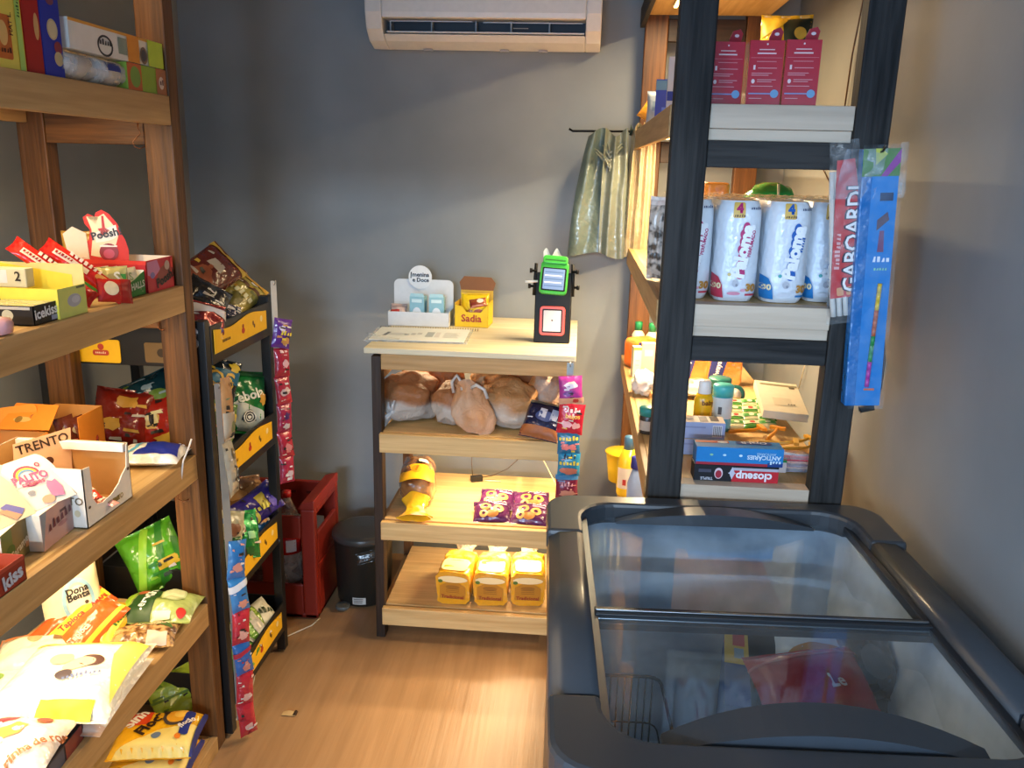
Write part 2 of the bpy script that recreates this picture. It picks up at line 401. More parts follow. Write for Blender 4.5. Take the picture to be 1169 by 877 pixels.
# ------------------------------------------------------------------ room
LX, RX, BY, FY, CZ = -1.47, .70, 3.10, -2.3, 2.62
def wallmat():
    m = M('6c6e70', 'paint'); nt = m.node_tree; N = nt.nodes; L = nt.links
    b = N['Principled BSDF']; tc = [n for n in N if n.bl_idname == 'ShaderNodeTexCoord'][0]
    n = N.new('ShaderNodeTexNoise'); n.inputs['Scale'].default_value = 2.2; n.inputs['Detail'].default_value = 5
    L.new(tc.outputs['Object'], n.inputs['Vector'])
    rp = N.new('ShaderNodeValToRGB'); rp.color_ramp.elements[0].color = lin('7d8284'); rp.color_ramp.elements[1].color = lin('8b9092')
    rp.color_ramp.elements[0].position = .35; rp.color_ramp.elements[1].position = .65
    L.new(n.outputs['Fac'], rp.inputs[0])
    # scuffs and small chips
    v = N.new('ShaderNodeTexVoronoi'); v.inputs['Scale'].default_value = 9; L.new(tc.outputs['Object'], v.inputs['Vector'])
    lt = N.new('ShaderNodeMath'); lt.operation = 'LESS_THAN'; lt.inputs[1].default_value = .035; L.new(v.outputs['Distance'], lt.inputs[0])
    sp = N.new('ShaderNodeSeparateColor'); L.new(v.outputs['Color'], sp.inputs[0])
    g = N.new('ShaderNodeMath'); g.operation = 'GREATER_THAN'; g.inputs[1].default_value = .86; L.new(sp.outputs[0], g.inputs[0])
    mu = N.new('ShaderNodeMath'); mu.operation = 'MULTIPLY'; L.new(lt.outputs[0], mu.inputs[0]); L.new(g.outputs[0], mu.inputs[1])
    mx = N.new('ShaderNodeMix'); mx.data_type = 'RGBA'; L.new(mu.outputs[0], mx.inputs[0]); L.new(rp.outputs[0], mx.inputs[6]); mx.inputs[7].default_value = lin('b9b9b8')
    L.new(mx.outputs[2], b.inputs['Base Color'])
    return m
WM = wallmat()
def floormat():
    m = wood('floor', 'a98560', '8b6a47', 'y', .38, .55, .8)
    return m
struct(MB().box(LX-.1, RX+.1, FY-.1, BY+.1, -.06, 0, floormat()).build('floor'))
struct(MB().box(LX-.1, RX+.1, FY-.1, BY+.1, CZ, CZ+.08, M('a2a19c', 'paint')).build('ceiling'))
struct(MB().box(LX-.1, RX+.1, BY, BY+.1, 0, CZ, WM).build('wall_back'))
# left wall, with an unseen opening added to let the side fill in
w = MB(); OY0, OY1, OZ0, OZ1 = -1.9, -.55, .35, 2.1
w.box(LX-.1, LX, OY1, BY, 0, CZ, WM); w.box(LX-.1, LX, FY, OY0, 0, CZ, WM); w.box(LX-.1, LX, OY0, OY1, 0, OZ0, WM); w.box(LX-.1, LX, OY0, OY1, OZ1, CZ, WM)
struct(w.build('wall_left'))
struct(MB().box(RX, RX+.1, FY, BY, 0, CZ, WM).build('wall_right'))
# wall behind the photographer, with the open street door that lets the daylight in
w = MB(); DX0, DX1, DZ = -.95, .45, 2.1
w.box(LX-.1, DX0, FY-.1, FY, 0, CZ, WM); w.box(DX1, RX+.1, FY-.1, FY, 0, CZ, WM); w.box(DX0, DX1, FY-.1, FY, DZ, CZ, WM)
struct(w.build('wall_front'))

def area(name, loc, size, power, col, look, spread=180, size_y=None):
    l = bpy.data.lights.new(name, 'AREA'); l.energy = power; l.color = col[:3]; l.size = size
    if size_y: l.shape = 'RECTANGLE'; l.size_y = size_y
    l.spread = R(spread)
    o = bpy.data.objects.new(name, l); COL.objects.link(o); o.location = loc
    o.rotation_euler = V(look).to_track_quat('-Z', 'Y').to_euler(); return o
WARM = (1, .76, .45); COOL = (.42, .66, 1)
wd = bpy.data.worlds.new('world'); SC.world = wd; wd.use_nodes = True
wd.node_tree.nodes['Background'].inputs[0].default_value = (.45, .65, 1, 1); wd.node_tree.nodes['Background'].inputs[1].default_value = .9
area('daylight_door', (-.30, FY-.25, 1.15), 1.1, 55, COOL, (.28, 1, -.10), 180, 1.7)
area('side_fill', (LX-.2, -1.22, 1.25), 1.2, 60, COOL, (1, .55, -.10), 180, 1.6)  # added cool fill outside the left opening, brightens the right wall
area('lamp_next_room', (-.1, FY-2.1, 2.33), 1.4, 100, (.68, .84, 1), (0, 1, -.1), 160, .05)

# ------------------------------------------------------------------ left shelving
PINE = lambda a: wood('pine', 'bf9a66', '94703f', a, .5, 1, 1)
DECK = lambda a: wood('deck', 'dcbb82', 'b48d55', a, .5, 1, 1)
STAIN = lambda a: wood('stain', '744b24', '38210d', a, .5, 1.2, 1.3)
ZL = [.045, .443, .848, 1.265, 1.684, 2.10]
SX = -.918; SD = .36; SY0, SY1 = .15, 1.868
sh = empty('wooden_shelf_unit', 'tall brown stained wood shelf unit along the left wall, packed with groceries', 'shelf unit', (SX-SD/2, 1.0, 0))
def part(mb, name, par, bevel=0, lab=None):
    inv = par.matrix_world.copy() if par.type == 'EMPTY' else Matrix()
    o = mb.build(name, par, bevel); o.matrix_parent_inverse = Matrix.Translation(-par.location) if True else inv
    if lab: o['label'] = lab
    return o
for yy in (SY0-.045, SY1):
    for x0 in (SX-.066, SX-SD-.005):
        part(MB().box(x0, x0+.066, yy, yy+.045, 0, 2.3, STAIN('z')), 'post', sh, .003)
for i, z in enumerate(ZL):
    hb = .062 if i else .045
    part(MB().box(SX-SD, SX-.02, SY0, SY1-.001, z-.02, z-.001, DECK('y')), 'deck', sh, .001)
    part(MB().box(SX-.0198, SX, SY0, SY1-.001, z-hb, z, PINE('y')), 'front_board', sh, .0015)
    if i:
        part(MB().box(SX-SD+.062, SX-.067, SY1+.002, SY1+.03, z-.105, z-.03, STAIN('x')), 'end_rail', sh, .002)
        part(MB().box(SX-SD, SX-SD+.025, SY0, SY1-.002, z-.062, z-.0202, PINE('y')), 'rear_rail', sh, .002)
# warm light strips fixed under the decks
def led(name, label, x0, x1, y0, y1, z, power, look=(0, 0, -1), col=WARM, glow=6, spread=180):
    m = MB(); m.box(x0, x1, y0, y1, z+.0025, z+.008, M('d8d4c8', 'plastic'))
    o = tag(m.build(name), label, 'light strip', 'warm light strips under the decks')
    l = MB().box(x0+.002, x1-.002, y0+.004, y1-.004, z, z+.0024, emis('warm', 'ffd48a', glow)).build('diffuser', o)
    lx, ly = x1-x0, y1-y0
    area('strip_light', ((x0+x1)/2, (y0+y1)/2, z-.003), max(lx, .01), power, col, look, spread, max(ly, .01))
for i, p, nm in ((1, 1.2, 'fourth deck of the left shelf unit'), (2, 8.2, 'third deck of the left shelf unit'), (3, 7.0, 'second deck of the left shelf unit'), (4, 5.5, 'top visible deck of the left shelf unit'), (5, 5.0, 'high deck above the boxes on the left shelf unit')):
    led('light_strip', 'warm light strip under the '+nm, SX-.17, SX-.15, .35, 1.75, ZL[i]-.0305, p)

# ------------------------------------------------------------------ bread rack
RKX0, RKX1, RKY0, RKY1 = -.632, -.012, 2.475, 3.04
rk = empty('bread_rack', 'waist-high pine display rack with three shelves against the back wall', 'shelf unit', ((RKX0+RKX1)/2, 2.75, 0))
BROWN = lambda a: wood('rackstain', '3b2a1e', '1c130d', a, .5, 1.2, 1.2)
for x0 in (RKX0, RKX1-.03):
    part(MB().box(x0, x0+.03, RKY0, RKY0+.045, 0, .975, BROWN('z')), 'post', rk, .002)
    part(MB().box(x0, x0+.03, RKY1-.12, RKY1-.075, 0, .975, STAIN('z')), 'post', rk, .002)
    for z in (.12, .43, .73, .965):
        part(MB().box(x0+.004, x0+.026, RKY0+.046, RKY1-.121, z-.075, z-.032, PINE('y')), 'side_rail', rk, .002)
part(MB().box(RKX0-.02, RKX1+.012, RKY0-.012, RKY1+.04, .985, 1.003, wood('racktop', 'ddd5ba', 'c2b48e', 'x', .5, .8, 1)), 'top', rk, .002)
part(MB().box(RKX0+.032, RKX1+.004, RKY0-.008, RKY0+.012, .935, .9845, PINE('x')), 'front_board', rk, .002)
for zt in (.73, .43, .122):
    part(MB().box(RKX0+.0305, RKX1-.0305, RKY0+.012, 2.93, zt-.02, zt-.001, DECK('x')), 'deck', rk, .001)
    part(MB().box(RKX0+.026, RKX1+.002, RKY0-.022, RKY0-.002, zt-.062, zt, DECK('x')), 'front_board', rk, .002)
for nm, z, p, x in (('top board of the bread rack', .974, 3.2, -.53), ('upper shelf of the bread rack', .70, 4.2, -.30), ('middle shelf of the bread rack', .40, 3.7, -.20)):
    led('light_strip', 'thin warm light strip fixed under the '+nm, x-.10, x+.10, 2.80 if z > .9 else 2.66, 2.82 if z > .9 else 2.68, z-.001, p, (0, -.15, -1) if z < .9 else (0, .25, -1))

# ------------------------------------------------------------------ right shelving
BLK = lambda a: wood('charcoal', '302f2e', '0a0a0a', a, .72, 1.3, 1.7)
GREYPINE = lambda a: wood('greypine', 'd6c4ae', 'b5a18a', a, .55, .8, .9)
QX0, QX1, QY0, QY1 = .166, .580, 1.70, 3.03
ZR = [.12, .51, .90, 1.29, 1.677, 2.065]
rs = empty('corner_shelf_unit', 'dark stained wood shelf unit standing along the right wall behind the freezer', 'shelf unit', ((QX0+QX1)/2, 2.35, 0))
part(MB().box(QX0, QX0+.070, QY0, QY0+.045, 0, 2.4, BLK('z')), 'post', rs, .003)
part(MB().box(QX1-.073, QX1-.006, QY0, QY0+.045, 0, 2.4, BLK('z')), 'post', rs, .003)
part(MB().box(QX0+.015, QX0+.090, QY1-.045, QY1, 0, 2.4, STAIN('z')), 'post', rs, .003)
part(MB().box(QX1-.07, QX1+.005, QY1-.045, QY1, 0, 2.4, STAIN('z')), 'post', rs, .003)
for i, z in enumerate(ZR):
    part(MB().box(QX0+.012, QX1-.001, QY0+.047, QY1-.047, z-.02, z-.001, DECK('y')), 'deck', rs, .001)
    part(MB().box(QX0-.003, QX0+.0115, QY0+.047, QY1-.047, z-.06, z, PINE('y') if i < 5 else BLK('y')), 'front_board', rs, .0015)
    part(MB().box(QX0+.0705, QX1-.0735, QY0+.006, QY0+.046, z-.045, z, GREYPINE('x')), 'end_board', rs, .0015)
    part(MB().box(QX0+.0705, QX1-.0735, QY0+.012, QY0+.046, z-.067, z-.0455, GREYPINE('x')), 'end_board', rs, .0015)
    part(MB().box(QX0+.0705, QX1-.0735, QY0+.004, QY0+.040, z-.118, z-.0675, BLK('x')), 'end_rail', rs, .002)
    part(MB().box(QX0+.091, QX1-.071, QY1-.04, QY1-.01, z-.10, z-.03, BROWN('x') if i > 3 else PINE('x')), 'rear_rail', rs, .002)
for nm, z, p in (('high deck of the right shelf unit', 2.065, 8.0), ('deck with the red boxes', 1.677, 11.0), ('deck with the paper rolls', 1.29, 11.0), ('deck with the toiletries', .90, 4.0)):
    led('light_strip', 'thin warm light strip fixed under the '+nm, .25, .264, 2.30, 2.80, z-.0305, p)
# ------------------------------------------------------------------ chest freezer
FH = .88
fz = empty('chest_freezer', 'grey chest freezer with two sliding glass lids and arched grips', 'freezer', (.312, 1.238, 0), 2.6)
FG = M('3b4046', 'plastic', .34); FD = M('23282e', 'plastic', .4); FM = M('8f969c', 'metal', .3)
def fpart(mb, name, bev=0, par=fz): return mb.build(name, par, bev)
hw, y0, y1 = .342, -.405, .442
b = MB()
for x0, x1, ya, yb in ((-.328, -.285, -.385, .425), (.285, .328, -.385, .425), (-.285, .285, -.385, -.352), (-.285, .285, .405, .425)): b.box(x0, x1, ya, yb, .02, FH-.041, FD)
b.box(-.285, .285, -.352, .405, .02, .30, FD)
fpart(b, 'body', .004)
# frosted inner tub: four sloping walls and a floor
frost = blotch('frost', 'eef3f7', 'a8b4c0', 5, 'paint', .42, .62, 5)
def tub(a, c):
    ins = .045*(1-c)
    p = rrect(0, .0265, (.27-ins)*2, (.3785-ins)*2-.0, .07, 6); n = len(p); t = a*n; i = int(t) % n; f = t-int(t)
    q = (p[i][0]*(1-f)+p[(i+1) % n][0]*f, p[i][1]*(1-f)+p[(i+1) % n][1]*f)
    k = .016*noise.noise(V((q[0]*9, q[1]*9, c*3)))*(1-abs(2*c-1))
    return (q[0]*(1-k*3), q[1]*(1-k*3), .34+c*(FH-.03-.34))
tb = MB(); tb.surf(tub, 112, 12, frost, True, flip=True)
tb.ink(lambda x, y, o: V((x, y, .342)), rrect(0, .0265, .45, .667, .07, 6), frost, 0, .2)
# ridge of frost along the upper wall
for s in (-1, 1):
    tb.surf(lambda a, c: (s*(.262-.022*math.sin(math.pi*c)*(1+.5*noise.noise(V((a*9, s, c*2))))), -.30+a*.66, .60+.16*c+.03*noise.noise(V((a*6, s*2, 5)))), 40, 8, frost, True, flip=s > 0)
fpart(tb, 'inner_tub')
def ucap(sgn):
    """end cap: bar with two short arms and rounded inner corners"""
    ye = y1 if sgn > 0 else y0; yi = (.395 if sgn > 0 else -.345); ys = .255*sgn
    pts = []
    for i in range(7): a = R(90*i/6); pts.append((hw-.06+.06*math.sin(a+0), ye-sgn*(.06-.06*math.cos(a))))
    out = pts[:]                                   # outer right corner, then mirrored
    inn = []
    for i in range(7): a = R(90*i/6); inn.append((.272-.07+.07*math.sin(a), yi-sgn*(.07-.07*math.cos(a))))
    poly = [(-x, y) for x, y in reversed(out)][0:]
    poly = [(-x, y) for x, y in reversed(out)]+out+[(hw, ys), (.272, ys)]+list(reversed(inn))+[(-x, y) for x, y in inn]+[(-.272, ys), (-hw, ys)]
    return poly
def capmesh(sgn):
    poly = ucap(sgn); m = MB(); n = len(poly)
    bm = bmesh.new(); f = bm.faces.new([bm.verts.new((x, y, 0)) for x, y in poly]); bmesh.ops.triangulate(bm, faces=[f]); bm.verts.index_update()
    tri = [[v.index for v in q.verts] for q in bm.faces]; up = sum(q.normal.z for q in bm.faces) > 0; bm.free()
    vs = [(x, y, FH) for x, y in poly]+[(x, y, FH-.045) for x, y in poly]
    fs = [t if up else t[::-1] for t in tri]+[[i+n for i in (t[::-1] if up else t)] for t in tri]
    ar = sum(poly[i][0]*poly[(i+1) % n][1]-poly[(i+1) % n][0]*poly[i][1] for i in range(n))
    fs += [([i+n, (i+1) % n+n, (i+1) % n, i] if ar > 0 else [i, (i+1) % n, (i+1) % n+n, i+n]) for i in range(n)]
    return m.add(vs, fs, FG)
fpart(capmesh(1), 'end_cap', .008); fpart(capmesh(-1), 'end_cap', .008)
# dark front apron under the lip
ap = MB(); ap.prism(rrect(0, .40, .60, .80, .04), y0+.014, y0+.019, FD, 'y'); fpart(ap, 'front_panel', .002)
for s in (-1, 1):
    m = MB(); prof = [(s*.273, FH-.05), (s*.273, FH-.004), (s*.285, FH-.001), (s*.318, FH-.003), (s*.338, FH-.014), (s*.341, FH-.05)]
    m.prism(prof, -.254, .254, FG, 'y', True); fpart(m, 'side_rail')
    t = MB(); t.box(s*.266-.006, s*.266+.006, -.34, .385, FH-.034, FH-.018, FM if s < 0 else FD); fpart(t, 'glass_track', .001)
def glassmat():
    m = bpy.data.materials.new('mat_freezer_glass'); m.use_nodes = True; nt = m.node_tree; N = nt.nodes; L = nt.links
    b = N['Principled BSDF']; o = N['Material Output']; tr = N.new('ShaderNodeBsdfTransparent'); tr.inputs[0].default_value = (.90, .95, .99, 1)
    gl = N.new('ShaderNodeBsdfGlossy'); gl.inputs['Roughness'].default_value = .035; gl.inputs[0].default_value = (.85, .95, 1, 1)
    lw = N.new('ShaderNodeLayerWeight'); lw.inputs[0].default_value = .5
    pw = N.new('ShaderNodeMath'); pw.operation = 'POWER'; pw.inputs[1].default_value = 4; L.new(lw.outputs['Facing'], pw.inputs[0])
    fr = N.new('ShaderNodeMath'); fr.operation = 'MULTIPLY_ADD'; fr.inputs[1].default_value = .55; fr.inputs[2].default_value = .028; L.new(pw.outputs[0], fr.inputs[0])
    ms = N.new('ShaderNodeMixShader'); L.new(fr.outputs[0], ms.inputs[0]); L.new(tr.outputs[0], ms.inputs[1]); L.new(gl.outputs[0], ms.inputs[2])
    # breath of condensation on the glass
    b.inputs['Base Color'].default_value = lin('c9d6e0'); b.inputs['Roughness'].default_value = .5
    tc = N.new('ShaderNodeTexCoord'); nz = N.new('ShaderNodeTexNoise'); nz.inputs['Scale'].default_value = 3.5; nz.inputs['Detail'].default_value = 5
    L.new(tc.outputs['Object'], nz.inputs['Vector']); mr = N.new('ShaderNodeMapRange'); mr.inputs[1].default_value = .4; mr.inputs[2].default_value = .75; mr.inputs[3].default_value = .015; mr.inputs[4].default_value = .17
    L.new(nz.outputs['Fac'], mr.inputs[0]); m2 = N.new('ShaderNodeMixShader'); L.new(mr.outputs[0], m2.inputs[0]); L.new(ms.outputs[0], m2.inputs[1]); L.new(b.outputs[0], m2.inputs[2])
    L.new(m2.outputs[0], o.inputs[0]); return m
GL = glassmat()
for (ya, yb, z, sg) in ((-.345, -.004, FH-.020, -1), (-.034, .392, FH-.030, 1)):
    g = fpart(MB().box(-.262, .262, ya, yb, z-.004, z, GL), 'glass_lid')
    ye = yb if sg > 0 else ya
    e = -.012 if sg < 0 else -.022
    fpart(MB().box(-.265, .265, e-.012, e+.012, z-.007, z+.005, FD).box(-.264, .264, e-.003, e+.002, z+.005, z+.008, FM), 'lid_edge', .001, g)
    # arched grip
    h = MB(); n = 16; c = .036
    yb_ = ye-sg*.062
    def arch(i, z0, k): t = -1+2*i/n; return (t*.20, z0+k*(1-t*t))
    for i in range(n):
        (xa, za), (xb, zb) = arch(i, z+.006, .034), arch(i+1, z+.006, .034); (_, zc), (_, zd) = arch(i, z+.001, .014), arch(i+1, z+.001, .014)
        q0, q1 = yb_-.0*sg, ye-.004*sg
        bend0 = lambda x: yb_+sg*.030*(x/.2)**2; bend1 = lambda x: ye-.004*sg
        h.hexa([(xa, bend0(xa), zc), (xb, bend0(xb), zd), (xb, bend0(xb), zb), (xa, bend0(xa), za)][::-sg], [(xa, bend1(xa), zc), (xb, bend1(xb), zd), (xb, bend1(xb), zb-.006), (xa, bend1(xa), za-.006)][::-sg], FG)
    fpart(h, 'grip', 0, g)
mot = MB(); mot.box(-.30, .30, .426, .434, .05, .75, FD); fpart(mot, 'rear_grille', .002)
# inside the freezer
def infz(px, py, z): return A(px, py, z=z)
def wire_basket(name, label, c, w, d, h, mat, rz=2.6):
    o = empty(name, label, 'basket', c, rz)
    r = MB(); r.tube([(x, y, h) for x, y in rrect(0, 0, w, d, .02, 3)], .003, mat, 6, True); r.build('rim', o)
    s = MB()
    for k in range(9):
        x = -w/2+.012+(w-.024)*k/8
        s.tube([(x, -d/2, h), (x, -d/2+.006, .003), (x, d/2-.006, .003), (x, d/2, h)], .0016, mat, 5)
    for k in range(1, 4): s.tube([(x, y, h*k/4) for x, y in rrect(0, 0, w-.004, d-.004, .02, 3)], .0016, mat, 5, True)
    s.build('mesh', o); return o
wire_basket('wire_basket', 'dark wire basket against the left wall of the freezer', (.115, 1.13, .345), .12, .30, .36, M('2d3136', 'metal'))
o = MB(); tray(o, .27, .20, .36, '363c44', '2b3036', .003); tag(o.build('storage_bin', None, 0, lying((.462, 1.372, .345), 2.6)), 'dark grey plastic bin inside the freezer under the frozen bags', 'bin')
boxthing('cardboard_box', 'blue box with yellow back half standing beside the bin in the freezer', 'box', .042, .235, .375, '34508c',
         {'+z': [('r', -1, .05, 1, 1, 'd8b63c'), ('r', -.3, .55, .7, .95, 'b8312f'), ('r', -.2, .2, .6, .48, '8fa8b8')]}, {}, lying((.302, 1.31, .345), -9))
bag('frozen_bag', 'red bag of frozen food heaped on the freezer bin', 'bag', .20, .13, .07, 'b3202a', [('w', 'Le', .25, -.2, .16, 'e8d8d8'), ('r', -1, .55, 1, .62, 'c96a6a')], facing((.410, 1.262, .708), (.1, -.5, .85), 5), seed=41)
bag('frozen_bag', 'white bag with amber window lying behind the red frozen bag', 'bag', .17, .12, .05, 'd3dce2', [('e', -.1, -.45, .7, .4, 'b9833a'), ('w', 'rise', .2, .35, .2, -5, .02, '27406f')], facing((.452, 1.345, .728), (0, -.5, .85), -4), seed=43)
bag('frozen_bag', 'dark bag slumped over the right end of the freezer bin', 'bag', .11, .15, .06, '26282c', [('e', 0, .4, .4, .18, '70584a'), ('e', 0, -.3, .5, .4, '4b4f50')], facing((.512, 1.335, .722), (.2, -.45, .85), -15), seed=44)
bag('frozen_bag', 'small blue and purple packet at the front of the freezer bin', 'bag', .07, .12, .03, '3c4f86', [('r', -1, .2, 1, 1, '6a4a80'), ('e', 0, .1, .5, .2, '8a6a5a')], facing((.475, 1.262, .68), (0, -.75, .6), 0), seed=45)
o = MB().box(-.045, .045, -.0006, 0, 0, .03, 'c9ced2'); pr = facemap((0, -.0006, .015), (1, 0, 0), (0, 0, 1))
for k in range(5): o.ink(pr, [(-.04+k*.016, -.008), (-.03+k*.016, -.008), (-.03+k*.016, .008), (-.04+k*.016, .008)], '9aa2aa')
tag(o.build('price_label', None, 0, lying((.395, 1.2655, .655), 2.6)), 'white paper label stuck on the front of the freezer bin', 'label')

# ------------------------------------------------------------------ air conditioner
ac = empty('air_conditioner', 'white wall mounted split air conditioner high on the back wall', 'air conditioner', (-.35, BY, 1.93))
AW = M('dcd6cc', 'plastic', .35); AK = M('14202c', 'plastic', .5)
ax0, ax1 = -.385, .385
full = [(0, 0.012), (-.10, 0), (-.165, .018), (-.205, .05), (-.222, .10), (-.225, .25), (-.21, .285), (0, .29)]
notch = [(0, .012), (-.10, 0), (-.165, .018), (-.192, .037), (-.13, .045), (-.12, .085), (-.219, .083), (-.222, .10), (-.225, .25), (-.21, .285), (0, .29)]
m = MB(); nx0, nx1 = -.33, .335
m.prism(full, ax0, nx0, AW, 'x', False); m.prism(notch, nx0, nx1, AW, 'x', False); m.prism(full, nx1, ax1, AW, 'x', False)
m.build('housing', ac, .004)
m = MB(); m.box(nx0+.001, nx1-.001, -.135, -.119, .046, .084, AK); m.build('outlet', ac)
m = MB(); m.box(nx0+.012, nx1-.004, -.196, -.150, .041, .045, AW); m.build('louver', ac)
for k in range(5):
    x = nx0+.02+(nx1-nx0-.04)*(0, .22, .455, .64, .84)[k]
    MB().box(x, x+.004, -.185, -.137, .046, .080, M('8a939b', 'plastic')).build('fin', ac)
m = MB(); m.box(nx0+.02, -.035, -.186, -.183, .076, .079, M('b4bcc2', 'plastic')).box(.0, nx1-.01, -.186, -.183, .074, .077, M('b4bcc2', 'plastic')); m.build('louver_frame', ac)
for x in (-.21, .05, .18): MB().box(x, x+.03, -.12, -.10, -.004, .001, M('a7a198', 'plastic')).build('clip', ac)
MB().box(.10, .15, -.2115, -.2075, .054, .056, M('8d8a84', 'ink')).build('badge', ac)

# ------------------------------------------------------------------ drink crate and bin
cr = empty('bottle_crate', 'tall red plastic bottle crate standing on the floor behind the bin', 'crate', (-1.105, 2.70, 0))
RED = M('8e2413', 'plastic', .42)
cw, cd, chh = .245, .14, .42
m = MB()
for sx in (-1, 1):
    for sy in (-1, 1): m.box(sx*cw-(.05 if sx > 0 else 0), sx*cw+(0 if sx > 0 else .05), sy*cd-(.03 if sy > 0 else 0), sy*cd+(0 if sy > 0 else .03), .0, chh-.01, RED)
m.box(-cw+.05, cw-.05, -cd, -cd+.012, 0, .13, RED); m.box(-cw+.05, cw-.05, -cd, -cd+.012, .30, .385, RED)
m.box(-cw+.05, cw-.05, cd-.012, cd, 0, .13, RED); m.box(-cw+.05, cw-.05, cd-.012, cd, .27, chh-.01, RED)
for x in (-.125, 0.05): m.box(x, x+.045, -cd, -cd+.012, .13, .30, RED)
for sx in (-1, 1):
    xa, xb = sorted((sx*cw, sx*(cw-.014))); m.box(xa, xb, -cd+.03, cd-.03, 0, .20, RED); m.box(xa, xb, -cd+.03, cd-.03, .20, .315, RED); m.box(xa, xb, -cd+.03, cd-.03, .385, chh-.01, RED)
m.box(-cw, cw, -cd, cd, .0, .02, RED); m.build('body', cr, .006)
for sx in (-1, 1):
    m = MB(); m.prism([(sx*(cw+.001), chh-.011), (sx*(cw-.06), chh-.011), (sx*(cw-.045), chh+.012), (sx*(cw+.001), chh+.025)], -cd-.001, cd+.001, RED, 'y'); m.build('corner_rim', cr, .004)
m = MB()
for k in range(4): m.box(-.17+k*.1, -.11+k*.1, cd-.0165, cd-.0125, .36, .37, M('5e150c', 'plastic'))
m.build('slot', cr)
def bottle(T, label, h=.34, r=.046, body='3a2018', lab='b5201c', cap='b5201c', group='bottles in the red crate'):
    o = MB().lathe([(r*.8, 0), (r, .012), (r, .10), (r*.93, .13), (r, .16), (r, .21), (r*.8, .255), (r*.35, .305), (r*.30, .31), (r*.30, h-.02)], clear('pet', 'b9a99c', .45, .1), 20).build('soda_bottle', None, 0, T)
    tag(o, label, 'bottle', group)
    MB().lathe([(r*1.01, .118), (r*1.012, .16), (r*1.012, .185)], M(lab, 'film'), 20).ink(lambda x, y, k: V((r*1.014*math.sin(x/r), -r*1.014*math.cos(x/r), .15+y)), [(-.002, -.022), (.034, -.022), (.034, .022), (-.002, .022)], 'd9dce0', 1, .01).build('wrap_label', o)
    MB().lathe([(r*.34, h-.02), (r*.34, h)], M(cap, 'plastic'), 14).build('cap', o); return o
bottle(lying((-.985, 2.645, .10), 10), 'clear plastic soda bottle with red wrap standing highest in the red crate')
bottle(lying((-1.13, 2.70, .021), 40), 'clear plastic soda bottle low in the middle of the red crate', .34)
bottle(lying((-1.25, 2.70, .021), 70), 'clear plastic soda bottle at the far end of the red crate', .34)
MB().box(-.045, .045, -.05, .05, 0, .078, M('7c1c10', 'plastic')).build('crate_divider', cr, .004, Matrix.Translation((.12, -.06, .02)))
bn = empty('pedal_bin', 'small black pedal bin with domed lid beside the bread rack', 'bin', (-.742, 2.745, 0))
BK = M('26241f', 'plastic', .33)
MB().lathe([(.092, .004), (.097, .01), (.106, .245), (.108, .25)], BK, 36).build('body', bn)
MB().lathe([(.110, .246), (.113, .252), (.112, .262), (.110, .270), (.088, .276), (.0, .279)], M('3c3b38', 'plastic', .33), 36).build('lid', bn)
MB().prism(rrect(-.052, -.106, .05, .05, .02), .006, .018, M('5c5b55', 'plastic')).build('pedal', bn, .003)
m = MB(); cylm = lambda x, y, o: V((.0985*math.sin(x/.0985+.05), -(.0985+o)*math.cos(x/.0985+.05), .03+y))
m.ink(cylm, [(-.024, -.013), (.024, -.013), (.024, .013), (-.024, .013)], 'cfcac0', 2, .008)
for k in range(3): m.ink(cylm, [(-.02, -.008+k*.007), (.012+.003*k, -.008+k*.007), (.012, -.005+k*.007), (-.02, -.005+k*.007)], '4d4a45', 3, .008)
m.build('sticker', bn)
fl = bag('bin_liner', None, None, .10, .04, .012, M('2c2b27', 'film'), (), facing((-.69, 2.638, .215), (.3, -1, .3), 12), seed=5); fl.name = 'bin_liner'
fl.parent = bn; fl.matrix_parent_inverse = Matrix.Translation(-bn.location)

